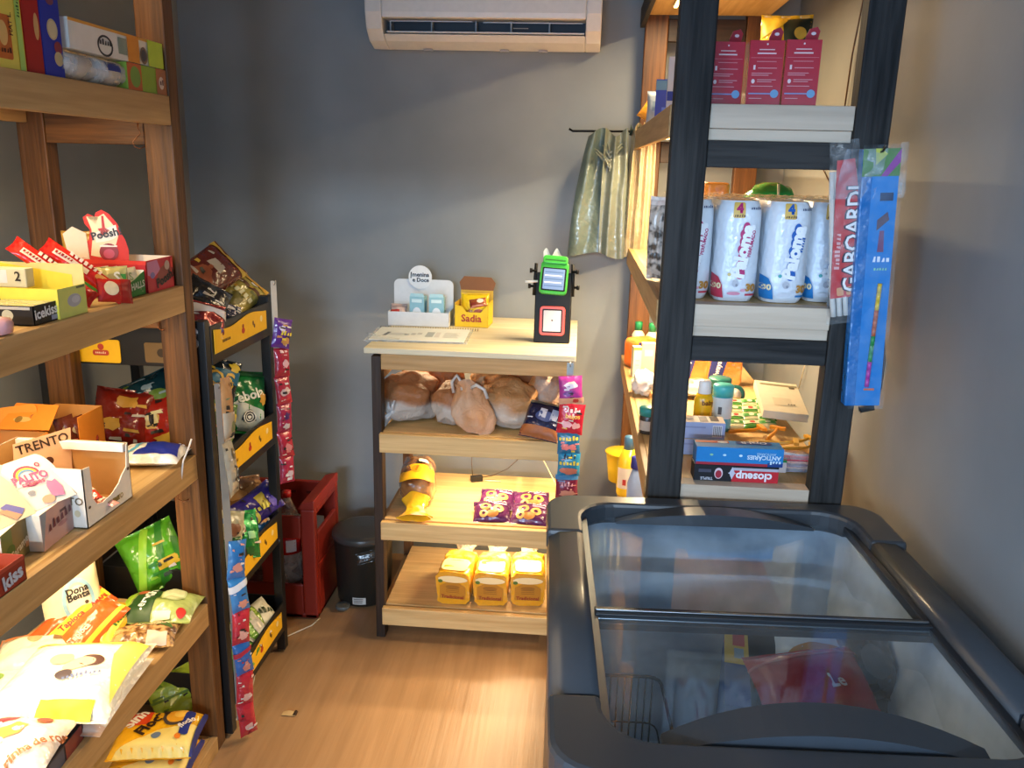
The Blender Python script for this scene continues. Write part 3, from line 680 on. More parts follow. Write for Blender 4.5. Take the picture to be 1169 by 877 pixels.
# ------------------------------------------------------------------ snack display rack
sr = empty('snack_rack', 'black metal snack rack with four trays and yellow price strips', 'display rack', (-1.13, 2.14, 0))
SXF, SXB, SYA, SYB = -.900, -1.34, 1.925, 2.375
ZT = [.115, .425, .750, 1.085]
BLKM = M('171614', 'plastic', .38); YEL = M('e8b41c', 'card')
inv = Matrix.Translation(-sr.location)
def spart(mb, name, bev=0):
    o = mb.build(name, sr, bev); o.matrix_parent_inverse = inv; return o
for x, y in ((SXF-.03, SYA), (SXF-.03, SYB-.03), (SXB, SYA), (SXB, SYB-.03)):
    spart(MB().box(x, x+.028, y, y+.028, 0.01, 1.17 if x > -1.2 else 1.20, BLKM), 'post', .002)
for i, z in enumerate(ZT):
    t = MB()
    t.box(SXB+.03, SXF-.031, SYA+.004, SYB-.004, z+.004, z+.012, BLKM)
    t.box(SXF-.006, SXF, SYA+.0285, SYB-.0285, z-.03, z+.068, BLKM)
    for y in (SYA, SYB-.006): t.prism([(SXF-.031, z-.032), (SXF-.031, z+.075), (SXF-.2, z+.075), (SXB+.029, z+.075), (SXB+.029, z-.032)], y+.001, y+.0055, BLKM, 'y')
    t.box(SXB+.004, SXB+.01, SYA+.03, SYB-.03, z, z+.09, BLKM)
    spart(t, 'tray', .001)
    p = facemap((SXF+.0015, (SYA+SYB)/2, z+.026), (0, 1, 0), (0, 0, 1)); s = MB()
    w0, w1 = -.185, .165
    poly = wave(w0, w1, -.03, .028, .0065, 1.25, 22, 2.6)
    n = len(poly); vs = [p(x, y, 0) for x, y in poly]+[p(x, y, .0015) for x, y in poly]
    s.add(vs, [list(range(n))[::-1], list(range(n, 2*n))]+[(k, (k+1) % n, (k+1) % n+n, k+n) for k in range(n)], YEL)
    q = lambda x, y, o: p(x, y, .0015+o)
    printart(s, lambda x, y, o, q=q: q(x-.115, y-.006, o), .05, .03, [('w', '~6', 0, 0, .3, '6a4a10')], 9); s.ink(q, ell(-.005, -.004, .011, .008), 'b5341c', 1); s.ink(q, ell(-.005, .008, .006, .006), '8c2a18', 1)
    s.ink(q, ell(.065, .004, .005, .007), '5a3c10', 1); s.ink(q, ell(.073, -.005, .005, .006), '5a3c10', 1); s.ink(q, ell(.125, .006, .009, .009), 'f0dc9a', 1)
    spart(s, 'price_strip')
# yellow card and brown sticker on the near end of the top tray
s = MB(); p = facemap((-1.19, SYA, 1.105), (1, 0, 0), (0, 0, 1))
s.prism(rrect(-1.205, 1.087, .17, .058, .006), SYA-.0025, SYA-.0005, YEL, 'y'); q = facemap((-1.205, SYA-.0025, 1.087), (1, 0, 0), (0, 0, 1))
s.ink(q, rrect(.035, -.004, .042, .014, .006), 'b8402a', 1); printart(s, lambda x, y, o: q(x+.035, y-.004, o), .03, .02, [('w', '~6', 0, 0, .28, 'f2d9b0')], 9); s.ink(q, ell(.036, .011, .008, .008), 'b8402a', 1)
spart(s, 'brand_card')
s = MB(); s.prism(rrect(-1.02, 1.088, .075, .05, .005), SYA-.002, SYA-.0005, M('6e5530', 'card'), 'y'); s.ink(facemap((-1.015, SYA-.002, 1.088), (1, 0, 0), (0, 0, 1)), ell(0, 0, .011, .011), '3b2c18', 1); spart(s, 'side_sticker')
# ------------------------------------------------------------------ groceries on the left shelf unit
AISLE = ((0, 1, 0), (0, 0, 1))      # right and up of a face that looks at the aisle
def on(x, y, z, rz=0): return lying((x, y, z), rz)
Z1, Z2, Z3, Z4, Z5 = (ZL[i]+.0006 for i in (4, 3, 2, 1, 0))
# ---- top visible deck
boxthing('snack_box', 'tall yellow snack box with orange picture on the top deck', 'box', .06, .075, .21, 'f0d040',
         {'+x': [('r', -1, -1, .55, 1, 'f3dc5a'), ('rr', -.35, -.55, .52, .32, .06, 'd9702a'), ('e', -.35, -.5, .3, .18, 'f0c070'), ('w', 'FIAT L.', .15, -.35, .16, 90, .02, '5a2410'), ('w', '~4', -.3, -.75, .16, '5a2410'), ('r', .55, -1, .9, 1, 'b9dc6a'), ('w', '~14', .74, .1, .12, 90, .02, '3c6a1c')]},
         {'-y': 'eec838'}, on(-.955, 1.355, Z1))
boxthing('snack_box', 'thin red biscuit box between the yellow box and the blue box', 'box', .055, .044, .215, 'b3201f',
         {'+x': [('e', .55, .3, .3, .2, 'e0b070'), ('e', .5, -.3, .3, .2, 'e0b070'), ('e', .6, .75, .3, .12, 'e0b070')]}, {'-y': 'c8302a'}, on(-.955, 1.422, Z1))
boxthing('cracker_box', 'upright blue cracker packet with round biscuits on the top deck', 'box', .05, .055, .215, '1f33a6',
         {'+x': [('e', .1, -.28, .55, .16, 'c9b98c'), ('e', .1, -.28, .45, .13, 'd8caa0'), ('e', .5, -.55, .4, .10, '8c2f3c'), ('e', .45, -.72, .45, .11, 'c9b98c'), ('e', .05, .15, .4, .07, '7c3a52'), ('r', -.7, .38, .8, .44, 'c9d0e0'), ('r', -.5, .72, .6, .9, 'e8e8ee'), ('w', '~7', 0, .58, .22, 'd0d8f0')]},
         {'-y': '1a2888'}, on(-.952, 1.474, Z1))
boxthing('wrap_box', 'long white and green carton of kitchen wrap lying on top of another', 'box', .056, .34, .052, 'e8e2d2',
         {'+x': [('r', -1, -1, .15, .8, 'ece6da'), ('r', -1, .8, 1, 1, 'e0a040'), ('ring', -.32, -.3, .16, .75, .8, '33302c'), ('w', '~5', -.32, -.1, .045, '33302c'), ('r', -.05, -.6, .14, .6, '8f9a86'), ('r', .15, -1, .42, 1, 'e0902a'), ('e', .52, -.3, .085, .65, '7a6248'), ('e', .52, -.3, .06, .45, '3a3a40'), ('r', .62, -1, 1, 1, 'b5cf3a')], '+z': [('r', -1, -1, 1, 1, 'd8b060')]},
         {'+y': '6ca32c', '-y': 'd8d2c4'}, on(-.952, 1.690, Z1+.0535))
boxthing('wrap_box', 'lower green and brown kitchen wrap carton at the far end of the top deck', 'box', .056, .16, .052, '8dab3a',
         {'+x': [('r', -1, -1, -.3, 1, 'c4622c'), ('e', -.62, 0, .25, .8, '7a9c3c'), ('r', .45, -1, 1, 1, 'a5673c'), ('e', .72, -.1, .14, .5, 'd8c8b8'), ('w', '~2', .72, -.1, .1, '5a3020')]}, {'+y': '7a4a2c'}, on(-.950, 1.785, Z1))
for i, (y, lab) in enumerate(((1.545, 'nearer clear wrapped white roll lying under the long white carton'), (1.648, 'farther clear wrapped roll with blue label under the long white carton'))):
    o = MB().tube([(0, -.05, .026), (0, -.045, .026), (0, .045, .026), (0, .05, .026)], [.008, .0245, .0245, .012], M('dcdad4', 'paper'), 16)
    if i: o.ink(lambda x, y, k: V((.025*math.cos(y/.025)+k, x, .026+.025*math.sin(y/.025)+k)), [(-.01, .002), (.04, .002), (.04, .02), (-.01, .02)], '232f8a', 2, .006)
    t = tag(o.build('wrapped_roll', None, 0, on(-.950, y, Z1)), lab, 'roll')
    f = MB().surf(lambda a, b: ((.0262+.004*noise.noise(V((a*9, b*7, i))))*math.cos(a*2*math.pi), (b-.5)*.105, .027+(.0262+.004*noise.noise(V((a*9, b*7, i))))*math.sin(a*2*math.pi)), 26, 12, clear('wrap', 'f2f2f2', .25)).build('film', t)
# S-hooks on the end rails
def hook(T, label, s=1.0):
    p = [(0, 0, 0), (0, 0, -.012), (.004, 0, -.02), (-.006, 0, -.03), (-.011, 0, -.037), (-.009, 0, -.045), (0, 0, -.049), (.010, 0, -.044)]
    return tag(MB().tube([V(q)*s for q in p], .0014, M('8a5a3a', 'metal'), 6).build('wire_hook', None, 0, T), label, 'hook', 'wire hooks under the left shelf')
hook(lying((-.990, 1.856, Z1-.058), 20), 'small bent wire hook hanging under the far end of the top left deck', 1.15)
hook(lying((-.975, 1.858, Z2-.058), -20), 'small bent wire hook hanging under the far end of the second left deck')
hook(lying((-.955, 1.858, Z3-.058), 10), 'small bent wire hook hanging under the far end of the third left deck', 1.3)

# ---- second deck
def icekiss():
    o = empty('candy_box', 'open black mint candy box with white lettering on the second deck', 'box', (-.985, 1.392, Z2))
    m = MB(); tray(m, .105, .095, .034, '1d1c1e', '2a282a', .0012, {}, {'+x': [('w', 'icekiss', -.3, .15, .26, 4, .03, 'dfe3e6'), ('r', 0, -.85, .95, -.35, '8f97b8'), ('e', .5, .45, .1, .35, 'a8b098')],
                                                                  '-y': [('e', .1, 0, .2, .55, 'b8b49a'), ('r', -.7, -.3, -.5, .3, 'c8c4b0'), ('r', -.2, .6, .9, .9, 'b8b4a8')]})
    m.build('carton', o)
    for k in range(6):
        a = MB().box(-.048, .048, -.0065, .0065, 0, .03, M('2a2a28', 'film'))
        a.box(-.046, .046, -.0055, .0055, .0302, .032, M('d8d0a0', 'foil')); a.build('candy_stick', o, .002, Matrix.Translation((0, -.0385+.0152*k, .0015)))
icekiss()
def ydisp():
    o = empty('display_box', 'yellow open candy display box behind the black mint box', 'box', (-1.035, 1.452, Z2))
    m = MB(); tray(m, .215, .085, .054, 'e6d24a', 'e0cc80', .0015, {'+y': .09}, {'+x': [('r', -1, -1, 1, 1, 'c5cc68'), ('e', .1, .05, .5, .45, '9fa6ae'), ('e', .2, .1, .3, .25, 'b5bcc4'), ('r', .3, .8, .9, .95, '6a6a40')], '-y': [('r', -1, -1, 1, 1, 'ecd84c')]})
    m.build('carton', o)
    p = MB(); p.prism([(-.105, .0), (.075, 0), (.085, .012), (.085, .07), (-.105, .095)], .0405, .042, M('e8d040', 'card'), 'y')
    p.build('back_flap', o)
    q = MB().box(-.10, .03, -.012, .012, .05, .085, M('d5c9a0', 'card')); printart(q, facemap((-.03, -.012, .07), (1, 0, 0), (0, 0, 1)), .12, .03, [('r', -.9, -.8, .4, .8, 'e2dcd2'), ('w', '2', .75, 0, .2, '33261c')], 9)
    q.build('candy_packet', o, .002, Matrix.Translation((0, .0, 0)))
    return o
ydisp()
bars = [((-.978, 1.578, Z2+.062), 44, 'far red wafer packet leaning on the yellow display box'), ((-1.008, 1.525, Z2+.066), 42, 'near red wafer packet leaning on the yellow display box')]
for i, (p, rl, lab) in enumerate(bars):
    bag('wafer_packet', lab, 'packet', .036, .175, .016, 'd6281c', [('r', -.5, -.05, .15, .78, 'f0dcc0'), ('w', '~6', -.15, .55, .3, -90, .02, 'a82018'), ('w', '~7', .58, .1, .5, -90, .03, 'f2ded0'), ('r', -1, -.98, 1, -.86, 'b81e14'), ('e', 0, -.4, .5, .2, 'e8a050')],
        facing(p, (.75, -.55, .45), rl), 'wafer packets leaning on the yellow box', seed=11+i)
bag('wafer_packet', 'short red packet drooping over the deck edge beside the green mint tray', 'packet', .05, .075, .014, 'b8241a', [('r', -1, -1, 1, -.3, '9a1612'), ('e', .1, .3, .6, .4, 'e8cda0')], facing((-.935, 1.600, Z2+.024), (.85, -.4, .3), 80), seed=14)
bag('mint_bag', 'pale crinkled packet leaning between the wafers and the green mint tray', 'packet', .06, .06, .02, 'b8b070', [('w', 'S', .2, .1, .5, 'e8e8d8')], facing((-.965, 1.655, Z2+.036), (.6, -.75, .3), 0), seed=15)
def mint():
    o = MB(); tray(o, .10, .075, .052, '2f7a34', 'e8e0cc', .0012, {'+x': [(-1, 0), (1, 0), (1, .95), (.5, .85), (0, .7), (-.5, .62), (-1, .72)]}, {'+x': [('w', 'HALLS', .15, -.1, .26, 4, .03, 'c8d8c8'), ('p', [(-1, -1), (-.7, -.6), (-.85, .1), (-.6, .3), (-1, .6)], '1f5a26')], '-y': [('r', -1, -1, 1, .5, '3c8a40')]})
    tag(o.build('mint_tray', None, 0, on(-.985, 1.690, Z2)), 'open green mint tray with white lettering on the second deck', 'box')
    for k in range(4):
        bag('mint_packet', 'pale mint packet, number %s from the aisle in the green tray' % ('first', 'second', 'third', 'fourth')[k], 'packet', .06, .055, .014, 'd8d2b4', [('w', 'S', 0, .2, .4, '8aa070')], facing((-.955-.02*k, 1.690, Z2+.032), (.9, -.25, .3), 0), 'mint packets in the green tray', seed=20+k, nu=10, nv=12)
mint()
def poosh():
    o = empty('candy_display', 'red bubble gum display box with tongue shaped header on the second deck', 'box', (-1.01, 1.792, Z2))
    m = MB(); tray(m, .155, .118, .070, 'c3262a', 'e9dcc8', .0015, {}, {'+x': [('r', -1, -1, 1, 1, 'b82430'), ('p', [(-.95, .9), (-.2, .95), (0, .3), (-.5, -.1), (-.95, .1)], 'c07898'), ('e', .25, -.05, .55, .55, '8c4438', 20), ('w', 'Poosh!', .3, -.3, .25, 14, .035, '241816'), ('e', -.62, .05, .17, .2, '7a6a9c'), ('r', .78, .0, .95, .9, 'd84038'), ('e', .5, .5, .2, .3, 'b89a8a')],
                                                                     '-y': [('r', -1, .75, 1, 1, 'd8382c')]})
    m.build('carton', o)
    h = MB(); pts = [(-.055, 0), (.05, 0), (.052, .035), (.045, .062), (.038, .075), (.03, .10), (.012, .125), (-.005, .135), (-.018, .128), (-.022, .118), (-.036, .125), (-.048, .116), (-.045, .10), (-.034, .085), (-.038, .06), (-.05, .055)]
    h.prism(pts, -.001, .001, M('cf2f26', 'card'), 'z')
    q = lambda x, y, k: V((x, y, .001+k))
    h.ink(q, [(-.036, .022), (.012, .012), (.03, .07), (.022, .095), (0, .125), (-.012, .118), (-.02, .10), (-.04, .118), (-.03, .085), (-.03, .06)], 'ecd6ae', 1); h.ink(q, [(-.006, .12), (-.001, .12), (.001, .09), (.012, .084), (.004, .078), (.004, .066), (-.004, .072), (-.014, .066), (-.011, .08), (-.016, .088), (-.006, .09)], 'b8241c', 2)
    h.ink(q, [(-.024, .078), (.026, .098), (.03, .072), (.018, .062), (-.002, .056), (-.022, .054)], 'efe6d8', 2); h.word(q, 'Poosh!', .003, .075, .026, '1c1412', 12, .03, lay=4)
    h.ink(q, ell(.006, .030, .022, .022), '8c1820', 3); h.ink(q, ell(.006, .026, .013, .012), 'c04860', 4); h.ink(q, wave(-.014, .026, .043, .047, .001, 1, 8), 'f0e8e0', 4)
    h.build('header', o, 0, Matrix.Translation((-.035, -.015, .055)) @ facing((0, 0, 0), (.35, -.9, .12), 0) @ Matrix.Scale(.88, 4))
    g = MB(); g.prism([(-.02, 0), (.02, 0), (.024, .06), (.0, .078), (-.022, .065)], -.001, .001, M('e6d0b8', 'card'), 'z'); g.build('header_back', o, 0, Matrix.Translation((-.085, -.035, .06)) @ facing((0, 0, 0), (.3, -.9, .1), 8))
poosh()
bag('candy_bag', 'golden brown candy bag standing behind the gum display near the post', 'bag', .085, .12, .03, 'b98a34', [('r', -.2, .1, .7, .25, '33281c'), ('e', .1, -.3, .5, .3, 'e0c070'), ('w', '~3', .1, -.3, .3, '33281c')], facing((-1.130, 1.83, Z2+.002), (.5, -.85, .12), 0), seed=22, stand=True, kind='film')
o = MB().lathe([(.012, 0), (.022, .004), (.024, .018), (.02, .027), (.0, .031)], M('d9a0a0', 'film'), 18)
tag(o.build('candy_tub', None, 0, on(-.94, 1.262, Z2)), 'small pink round candy tub at the near end of the second deck', 'tub')

# ---- third deck
def orange_box(name_lab, x, y, w, d, h, art):
    o = empty('cookie_box', name_lab, 'box', (x, y, Z3))
    m = MB(); tray(m, w, d, h, 'e08a2a', 'c28a4c', .0015, {'-y': h*.55}, {'-y': art}); m.build('carton', o); return o
o1 = orange_box('orange open cookie box at the far end of the third deck', -1.185, 1.785, .115, .10, .125, [])
m = MB(); m.prism(rrect(0, .04, .09, .08, .012), -.001, .001, M('e6902c', 'card'), 'z'); m.build('flap', o1, 0, Matrix.Translation((-.085, -.055, .065)) @ facing((0, 0, 0), (.15, -1, .3), 8))
for k, x in enumerate((-1.205, -1.180, -1.155)):
    bag('cookie_packet', 'dark cookie packet, %s from the wall inside the far orange box' % ('first', 'second', 'third')[k], 'packet', .05, .10, .012, '5c2a1c', [('e', 0, .4, .5, .2, 'b8a88a'), ('r', -1, -.2, 1, .0, 'a83a2a')], facing((x+.01, 1.79, Z3+.058), (.9, -.45, .2), 4), 'cookie packets in the orange box', seed=24+k, nu=10, nv=12)
o2 = orange_box('orange open cookie box with folded lid behind the white chocolate box', -1.245, 1.65, .12, .12, .095, [])
m = MB(); m.prism([(-.06, 0), (.06, 0), (.055, .075), (-.045, .08)], -.001, .001, M('e0862a', 'card'), 'z'); m.ink(lambda x, y, k: V((x, y, .001+k)), ell(-.012, .03, .02, .008), 'c8a860', 1); m.ink(lambda x, y, k: V((x, y, .001+k)), ell(-.02, .03, .008, .01), '8c6a30', 2)
m.build('flap', o2, 0, Matrix.Translation((0, .058, .098)) @ facing((0, 0, 0), (.05, -.55, .85), 0))
bag('cookie_packet', 'red cookie packet lying in the orange box nearest the wall', 'packet', .07, .05, .012, 'b8402c', [('r', -1, -.2, 1, .2, 'd88a6a')], on(-1.24, 1.64, Z3+.02, 20), seed=27, nu=10, nv=12)
tr = empty('chocolate_box', 'large open white chocolate bar box with cut-out front on the third deck', 'box', (-1.055, 1.512, Z3))
m = MB(); tray(m, .245, .165, .122, 'ece4d4', 'b98c52', .0018, {'+x': [(-1, 0), (1, 0), (1, 1), (.93, .98), (.85, .60), (.6, .50), (.45, .40), (.1, .30), (-.3, .26), (-.55, .30), (-.68, .42), (-.7, .98), (-1, 1)]},
               {'+x': [('e', -.86, -.35, .05, .05, '4a3020'), ('e', .9, .1, .05, .06, '4a3020'), ('r', .0, -.75, .4, -.6, '9a8a50'), ('w', 'TRENTO', .2, -.66, .09, '8a7a40')], '-y': [('w', 'TRENTO', .62, -.1, .09, '7a6a50'), ('e', .85, -.5, .05, .12, 'd8c8a0')]})
m.build('carton', tr)
m = MB(); m.box(-.118, .118, .070, .0805, .104, .1215, M('f3efe6', 'card')); m.build('folded_edge', tr, .001)
m = MB(); m.prism([(-.058, 0), (.05, 0), (.064, .098), (-.048, .085)], -.001, .001, M('d3a67c', 'card'), 'z'); q = lambda x, y, k: V((x, y, .001+k))
m.word(q, 'TRENTO', .006, .075, .026, '3c2818', 6, .02); m.ink(q, ell(.012, .038, .0085, .008), '54301c', 1); m.ink(q, ell(-.025, .03, .004, .003), '54301c', 1); m.ink(q, ell(.03, .008, .005, .003), '6a4028', 1)
m.build('header_flap', tr, 0, Matrix.Translation((-.030, .030, .050)) @ facing((0, 0, 0), (.72, -.60, .25), 0))
m = MB(); m.surf(lambda a, b: (-.122+.02*math.sin(a*2.6), -.065+.03*b+.035*a, .10+.03*math.sin(a*3.1)), 8, 2, M('f4f0ea', 'card')); m.build('loose_tab', tr)
for k, (dx, dy, rz, lab) in enumerate(((0, 0, 60, 'red wafer bar lying crosswise in the white chocolate box'), (.03, .03, 75, 'pink wafer bar at the aisle side of the white chocolate box'), (.0, .05, 50, 'red wafer bar at the far side of the white chocolate box'), (-.04, .02, 80, 'pale pink wafer bar deepest in the white chocolate box'))):
    bag('wafer_bar', lab, 'candy bar', .022, .10, .014, ('d8422c', 'e8a090', 'd03828', 'e8b8a0')[k], [('r', -.9, -.4, .9, .3, 'f0d8c8'), ('r', -.5, -.2, .5, .1, 'c83828')], on(-.995+dx, 1.49+dy, Z3+.003+.011*k, rz), 'wafer bars in the white box', seed=30+k, nu=10, nv=12)
def sweetbox(lab, x, y, rz, fcol, hcol, fart, hart, tall=.108, w=.095, d=.105, h=.072):
    o = empty('sweet_display', lab, 'box', (x, y, Z3), rz)
    m = MB(); carton(m, w, d, h, 'e8e0d4', {'+x': fart}, {'+x': fcol, '-y': 'e4dccc'}); m.build('carton', o, .0012)
    m = MB(); wd = d*.98; pts = [(-wd/2, 0), (wd/2, 0)]+[(wd/2-.022*(1-math.cos(R(9*i))), tall-.045+.045*math.sin(R(9*i))) for i in range(11)]+[(-wd/2+.02, tall), (-wd/2, tall-.02)]
    m.prism(pts, -.0012, .0012, M(hcol, 'card'), 'z'); q = lambda a, b, k: V((a, b, .0012+k)); printart(m, lambda a, b, k: q(a, b+tall/2, k), wd, tall, hart, 9)
    m.build('header_card', o, 0, Matrix.Translation((w/2-.004, 0, h)) @ facing((0, 0, 0), (.66, -.25, .70), 0)); return o
rain = [('ring', -.15, .28, .52, .42, .82, 'c0506a'), ('ring', -.15, .28, .43, .34, .8, 'e8d060'), ('ring', -.15, .28, .34, .26, .8, '7aa8d0'), ('r', -.75, -.02, .45, .24, 'f0ecea'), ('w', 'PALITO', -.12, .2, .2, -4, .03, 'f6f2f4'), ('w', 'PALITO', -.12, .185, .205, -4, .045, 'c06a90'), ('w', 'cremes', -.15, -.02, .15, -4, .03, 'c86a88'),
        ('ring', .42, .58, .10, .09, .5, 'b04a6a'), ('p', [(.15, -.75), (.2, -.3), (.35, -.1), (.5, -.2), (.65, -.15), (.72, -.5), (.6, -.85)], 'e08ab0'), ('e', -.05, -.78, .25, .16, 'e8b090'), ('e', -.45, -.35, .15, .08, '9a9aa0')]
sweetbox('pink and white sweet display with rainbow header on the third deck', -1.005, 1.373, 4, 'c89a90', 'f2ece2', [('r', -1, -1, 1, 1, 'c8a098'), ('p', [(-1, -1), (-.6, 1), (-1, 1)], '8f9aa8'), ('w', '~6', .15, .15, .24, 8, .03, '6a2430'), ('e', .3, -.2, .3, .12, 'b07878'), ('r', .2, .4, .6, .55, '5a3a3a')], rain)
blue = [('p', [(-1, 1), (-.2, 1), (.35, .25), (-1, .0)], '3f8ac0'), ('e', -.1, .6, .16, .12, 'd8d0e0'), ('w', 'PALITOS', -.35, .28, .19, 8, .04, 'f2f4f8'), ('p', [(-1, -.0), (-.2, .1), (.1, -.05), (-.2, -.25), (-1, -.2)], '2a5aa0'), ('p', [(.0, -.35), (.3, -.3), (.75, -.7), (.5, -.85), (.2, -.7)], '7a78b8'), ('p', [(-.2, -.4), (.15, -.5), (.5, -.85), (.2, -.95)], 'e0a080'), ('e', -.6, -.55, .35, .25, 'e8c878')]
sweetbox('blue and cream sweet display at the near end of the third deck', -1.02, 1.276, 10, '8f7a44', 'ead9b4', [('r', -1, -1, -.3, 1, '70803c'), ('w', 'Caramelo', .2, -.25, .2, 12, .03, 'e0d0b0'), ('r', .5, -.6, .85, -.25, 'd89a60'), ('e', -.5, -.1, .3, .3, '50702c')], blue)
boxthing('sweet_box', 'white upright sweet box with pink stripes behind the sweet displays', 'box', .055, .05, .175, 'f0e4da', {'-y': [('r', -1, .3, 1, .36, '8a7a7a'), ('r', -1, .0, 1, .2, 'e8b8b0'), ('r', -.5, -.4, 1, -.33, 'c06a60'), ('r', -.5, -.6, 1, -.53, 'c06a60')], '+x': [('r', -1, .1, 1, .3, 'e8b8b0')]}, {}, on(-1.155, 1.40, Z3, 3))
m = MB(); tray(m, .13, .085, .045, '8f2c1c', 'a84a34', .0015, {}, {'+x': [('w', 'kiss', .2, -.1, .4, 8, .04, 'b8c0d0'), ('r', -1, .7, 1, 1, 'a84030')]})
tag(m.build('candy_box', None, 0, on(-.985, 1.183, Z3)), 'open brownish red candy box at the near end of the third deck', 'box')
for k, (dx, dy) in enumerate(((0, 0), (.025, -.015), (-.03, .01))):
    bag('candy_packet', 'small red candy packet, %s in the brownish red box' % ('middle one', 'one nearest the aisle', 'one nearest the wall')[k], 'packet', .035, .05, .016, 'c8503c', [('r', -.6, -.3, .6, .3, 'f0d0c8')], on(-.985+dx, 1.185+dy, Z3+.018, 30*k), 'candy packets in the red box', seed=35+k, nu=10, nv=10)
bag('flour_packet', 'blue and white packet lying at the far end of the third deck', 'packet', .155, .115, .042, 'e9e6de', [('p', [(-.35, -.75), (.95, -.6), (.75, .85), (-.05, .9), (.0, .45), (-.15, .2), (-.1, -.2), (-.3, -.4)], '1f2f92'), ('p', [(-.62, -.75), (-.5, -.75), (-.3, -.2), (-.35, .2), (-.2, .5), (-.25, .9), (-.37, .9), (-.35, .5), (-.5, .2), (-.42, -.2)], '5aa8cc'), ('w', '~2', .8, .6, .09, 'c8d0e8'), ('e', -.95, -.3, .08, .3, '8a5a50')],
    lying((-.998, 1.803, Z3+.001), 8), seed=38, kind='film', bend=.0)
m = MB(); m.tube([(-.010, 0, -.062), (.0, 0, 0), (.016, 0, .035), (.022, 0, .052)], .0022, M('e0d9ce', 'plastic'), 6)
tag(m.build('price_hanger', None, 0, lying((-.9135, 1.79, Z3+.012), 30)), 'thin white plastic price hanger leaning over the blue and white packet', 'hanger')

# ---- fourth deck
bag('flour_bag', 'cream flour bag standing at the back of the fourth deck', 'bag', .135, .185, .05, 'f0dfb0', [('ring', .1, -.1, .55, .6, .78, '8fb8c8'), ('e', .1, -.15, .4, .45, 'f4ead0'), ('w', 'Dona', .1, .18, .17, 4, .03, '33302c'), ('w', 'Benta', .1, .02, .17, 4, .03, '33302c'), ('e', .2, -.45, .3, .14, 'e0a850'), ('e', .35, -.2, .06, .05, '5a4a3a')], facing((-1.165, 1.70, Z4+.002), (.72, -.66, .25), 2), seed=50, stand=True, kind='paper', pw=3.5)
bag('tapioca_bag', 'long orange tapioca packet with yellow band leaning by the flour bag', 'packet', .085, .19, .03, 'd9551c', [('p', [(-.3, -1), (.3, -1), (.5, 1), (-.1, 1)], 'f2c22c'), ('w', 'Tapioca', .1, -.1, .24, 84, .03, 'c0341a'), ('w', 'AMAFIL', .3, .7, .16, 84, .03, 'b0301a')], facing((-1.160, 1.680, Z4+.045), (.5, -.6, .65), -55), seed=51)
bag('tapioca_bag', 'orange and yellow tapioca packet lying under the long orange one', 'packet', .085, .19, .028, 'e2642a', [('p', [(.3, -1), (.6, -1), (.7, 1), (.45, 1)], 'f0c840'), ('w', 'Tapioca', -.2, -.2, .22, 84, .03, 'e8d8c0')], facing((-1.115, 1.662, Z4+.022), (.4, -.5, .77), -48), seed=52)
bag('cornmeal_packet', 'yellow packet with red badge lying beside the peanut bag', 'packet', .09, .15, .03, 'ecb82e', [('rr', -.25, .1, .38, .45, .08, 'd04a1e'), ('w', 'Sinhá', -.25, .1, .3, 84, .035, 'f6ead8'), ('r', .5, -.95, .85, .95, 'e8d84a'), ('w', '~5', .68, 0, .2, 86, .03, '3c6a24')], facing((-1.095, 1.712, Z4+.013), (.12, -.2, .97), -28), seed=53)
bag('pea_bag', 'green dried pea bag lying at the far corner of the fourth deck', 'bag', .19, .135, .052, 'a9b86a', [('r', -1, -.95, -.66, .95, 'a4cc3c'), ('p', [(-.66, -.95), (-.02, -.95), (.06, .95), (-.56, .95)], '2a4a20'), ('w', '.ervilha', -.26, .0, .17, 76, .025, 'eef2e4'), ('r', -.6, .35, -.35, .9, 'c0603c'), ('e', .38, .25, .32, .5, 'b9c48a'), ('e', .38, .25, .27, .42, 'c9d0a0'), ('e', .75, -.7, .12, .18, 'b8302a'), ('r', .1, -.9, .5, -.7, 'e0e8c8')], lying((-1.008, 1.792, Z4+.001), 8), seed=54, wr=1.2)
bag('peanut_bag', 'clear bag of shelled nuts lying in front of the green pea bag', 'bag', .15, .10, .040, blotch('nuts', 'c9a06a', '6b4526', 55, 'film', .42, .6), [('p', [(-.3, .25), (.9, .2), (.7, .8), (-.2, .9)], '4c6a34'), ('e', .2, .5, .45, .25, 'c9b088'), ('r', .2, -.9, .8, -.3, 'd8c8bc')], lying((-.985, 1.672, Z4+.001), 16), seed=55, wr=2.0)
bag('bread_packet', 'cream packet with printed face lying along the wall of the fourth deck', 'packet', .16, .15, .04, 'f3e6c8', [('r', -1, .5, .2, .95, 'e08a4a'), ('e', .0, .25, .2, .2, 'd8a070'), ('r', .5, .1, .8, .3, '7a5a3a')], lying((-1.195, 1.585, Z4+.001), 24), seed=56)
bag('bread_packet', 'white packet with red corner lying nearest the wall of the fourth deck', 'packet', .13, .11, .032, 'f4ead2', [('p', [(-1, .2), (-.3, .9), (-1, .9)], 'c8402a'), ('e', -.1, .0, .35, .3, 'd0a850'), ('e', .2, .1, .2, .2, '7a9a50')], lying((-1.205, 1.455, Z4+.001), 16), seed=57)
bag('sugar_bag', 'plain white bag lying under the big white and yellow bag', 'bag', .20, .27, .036, 'e6e2da', [('r', -1, -1, 1, -.8, 'c9a890')], lying((-1.005, 1.452, Z4+.001), 6), seed=58, kind='film', pw=4, wr=1.6)
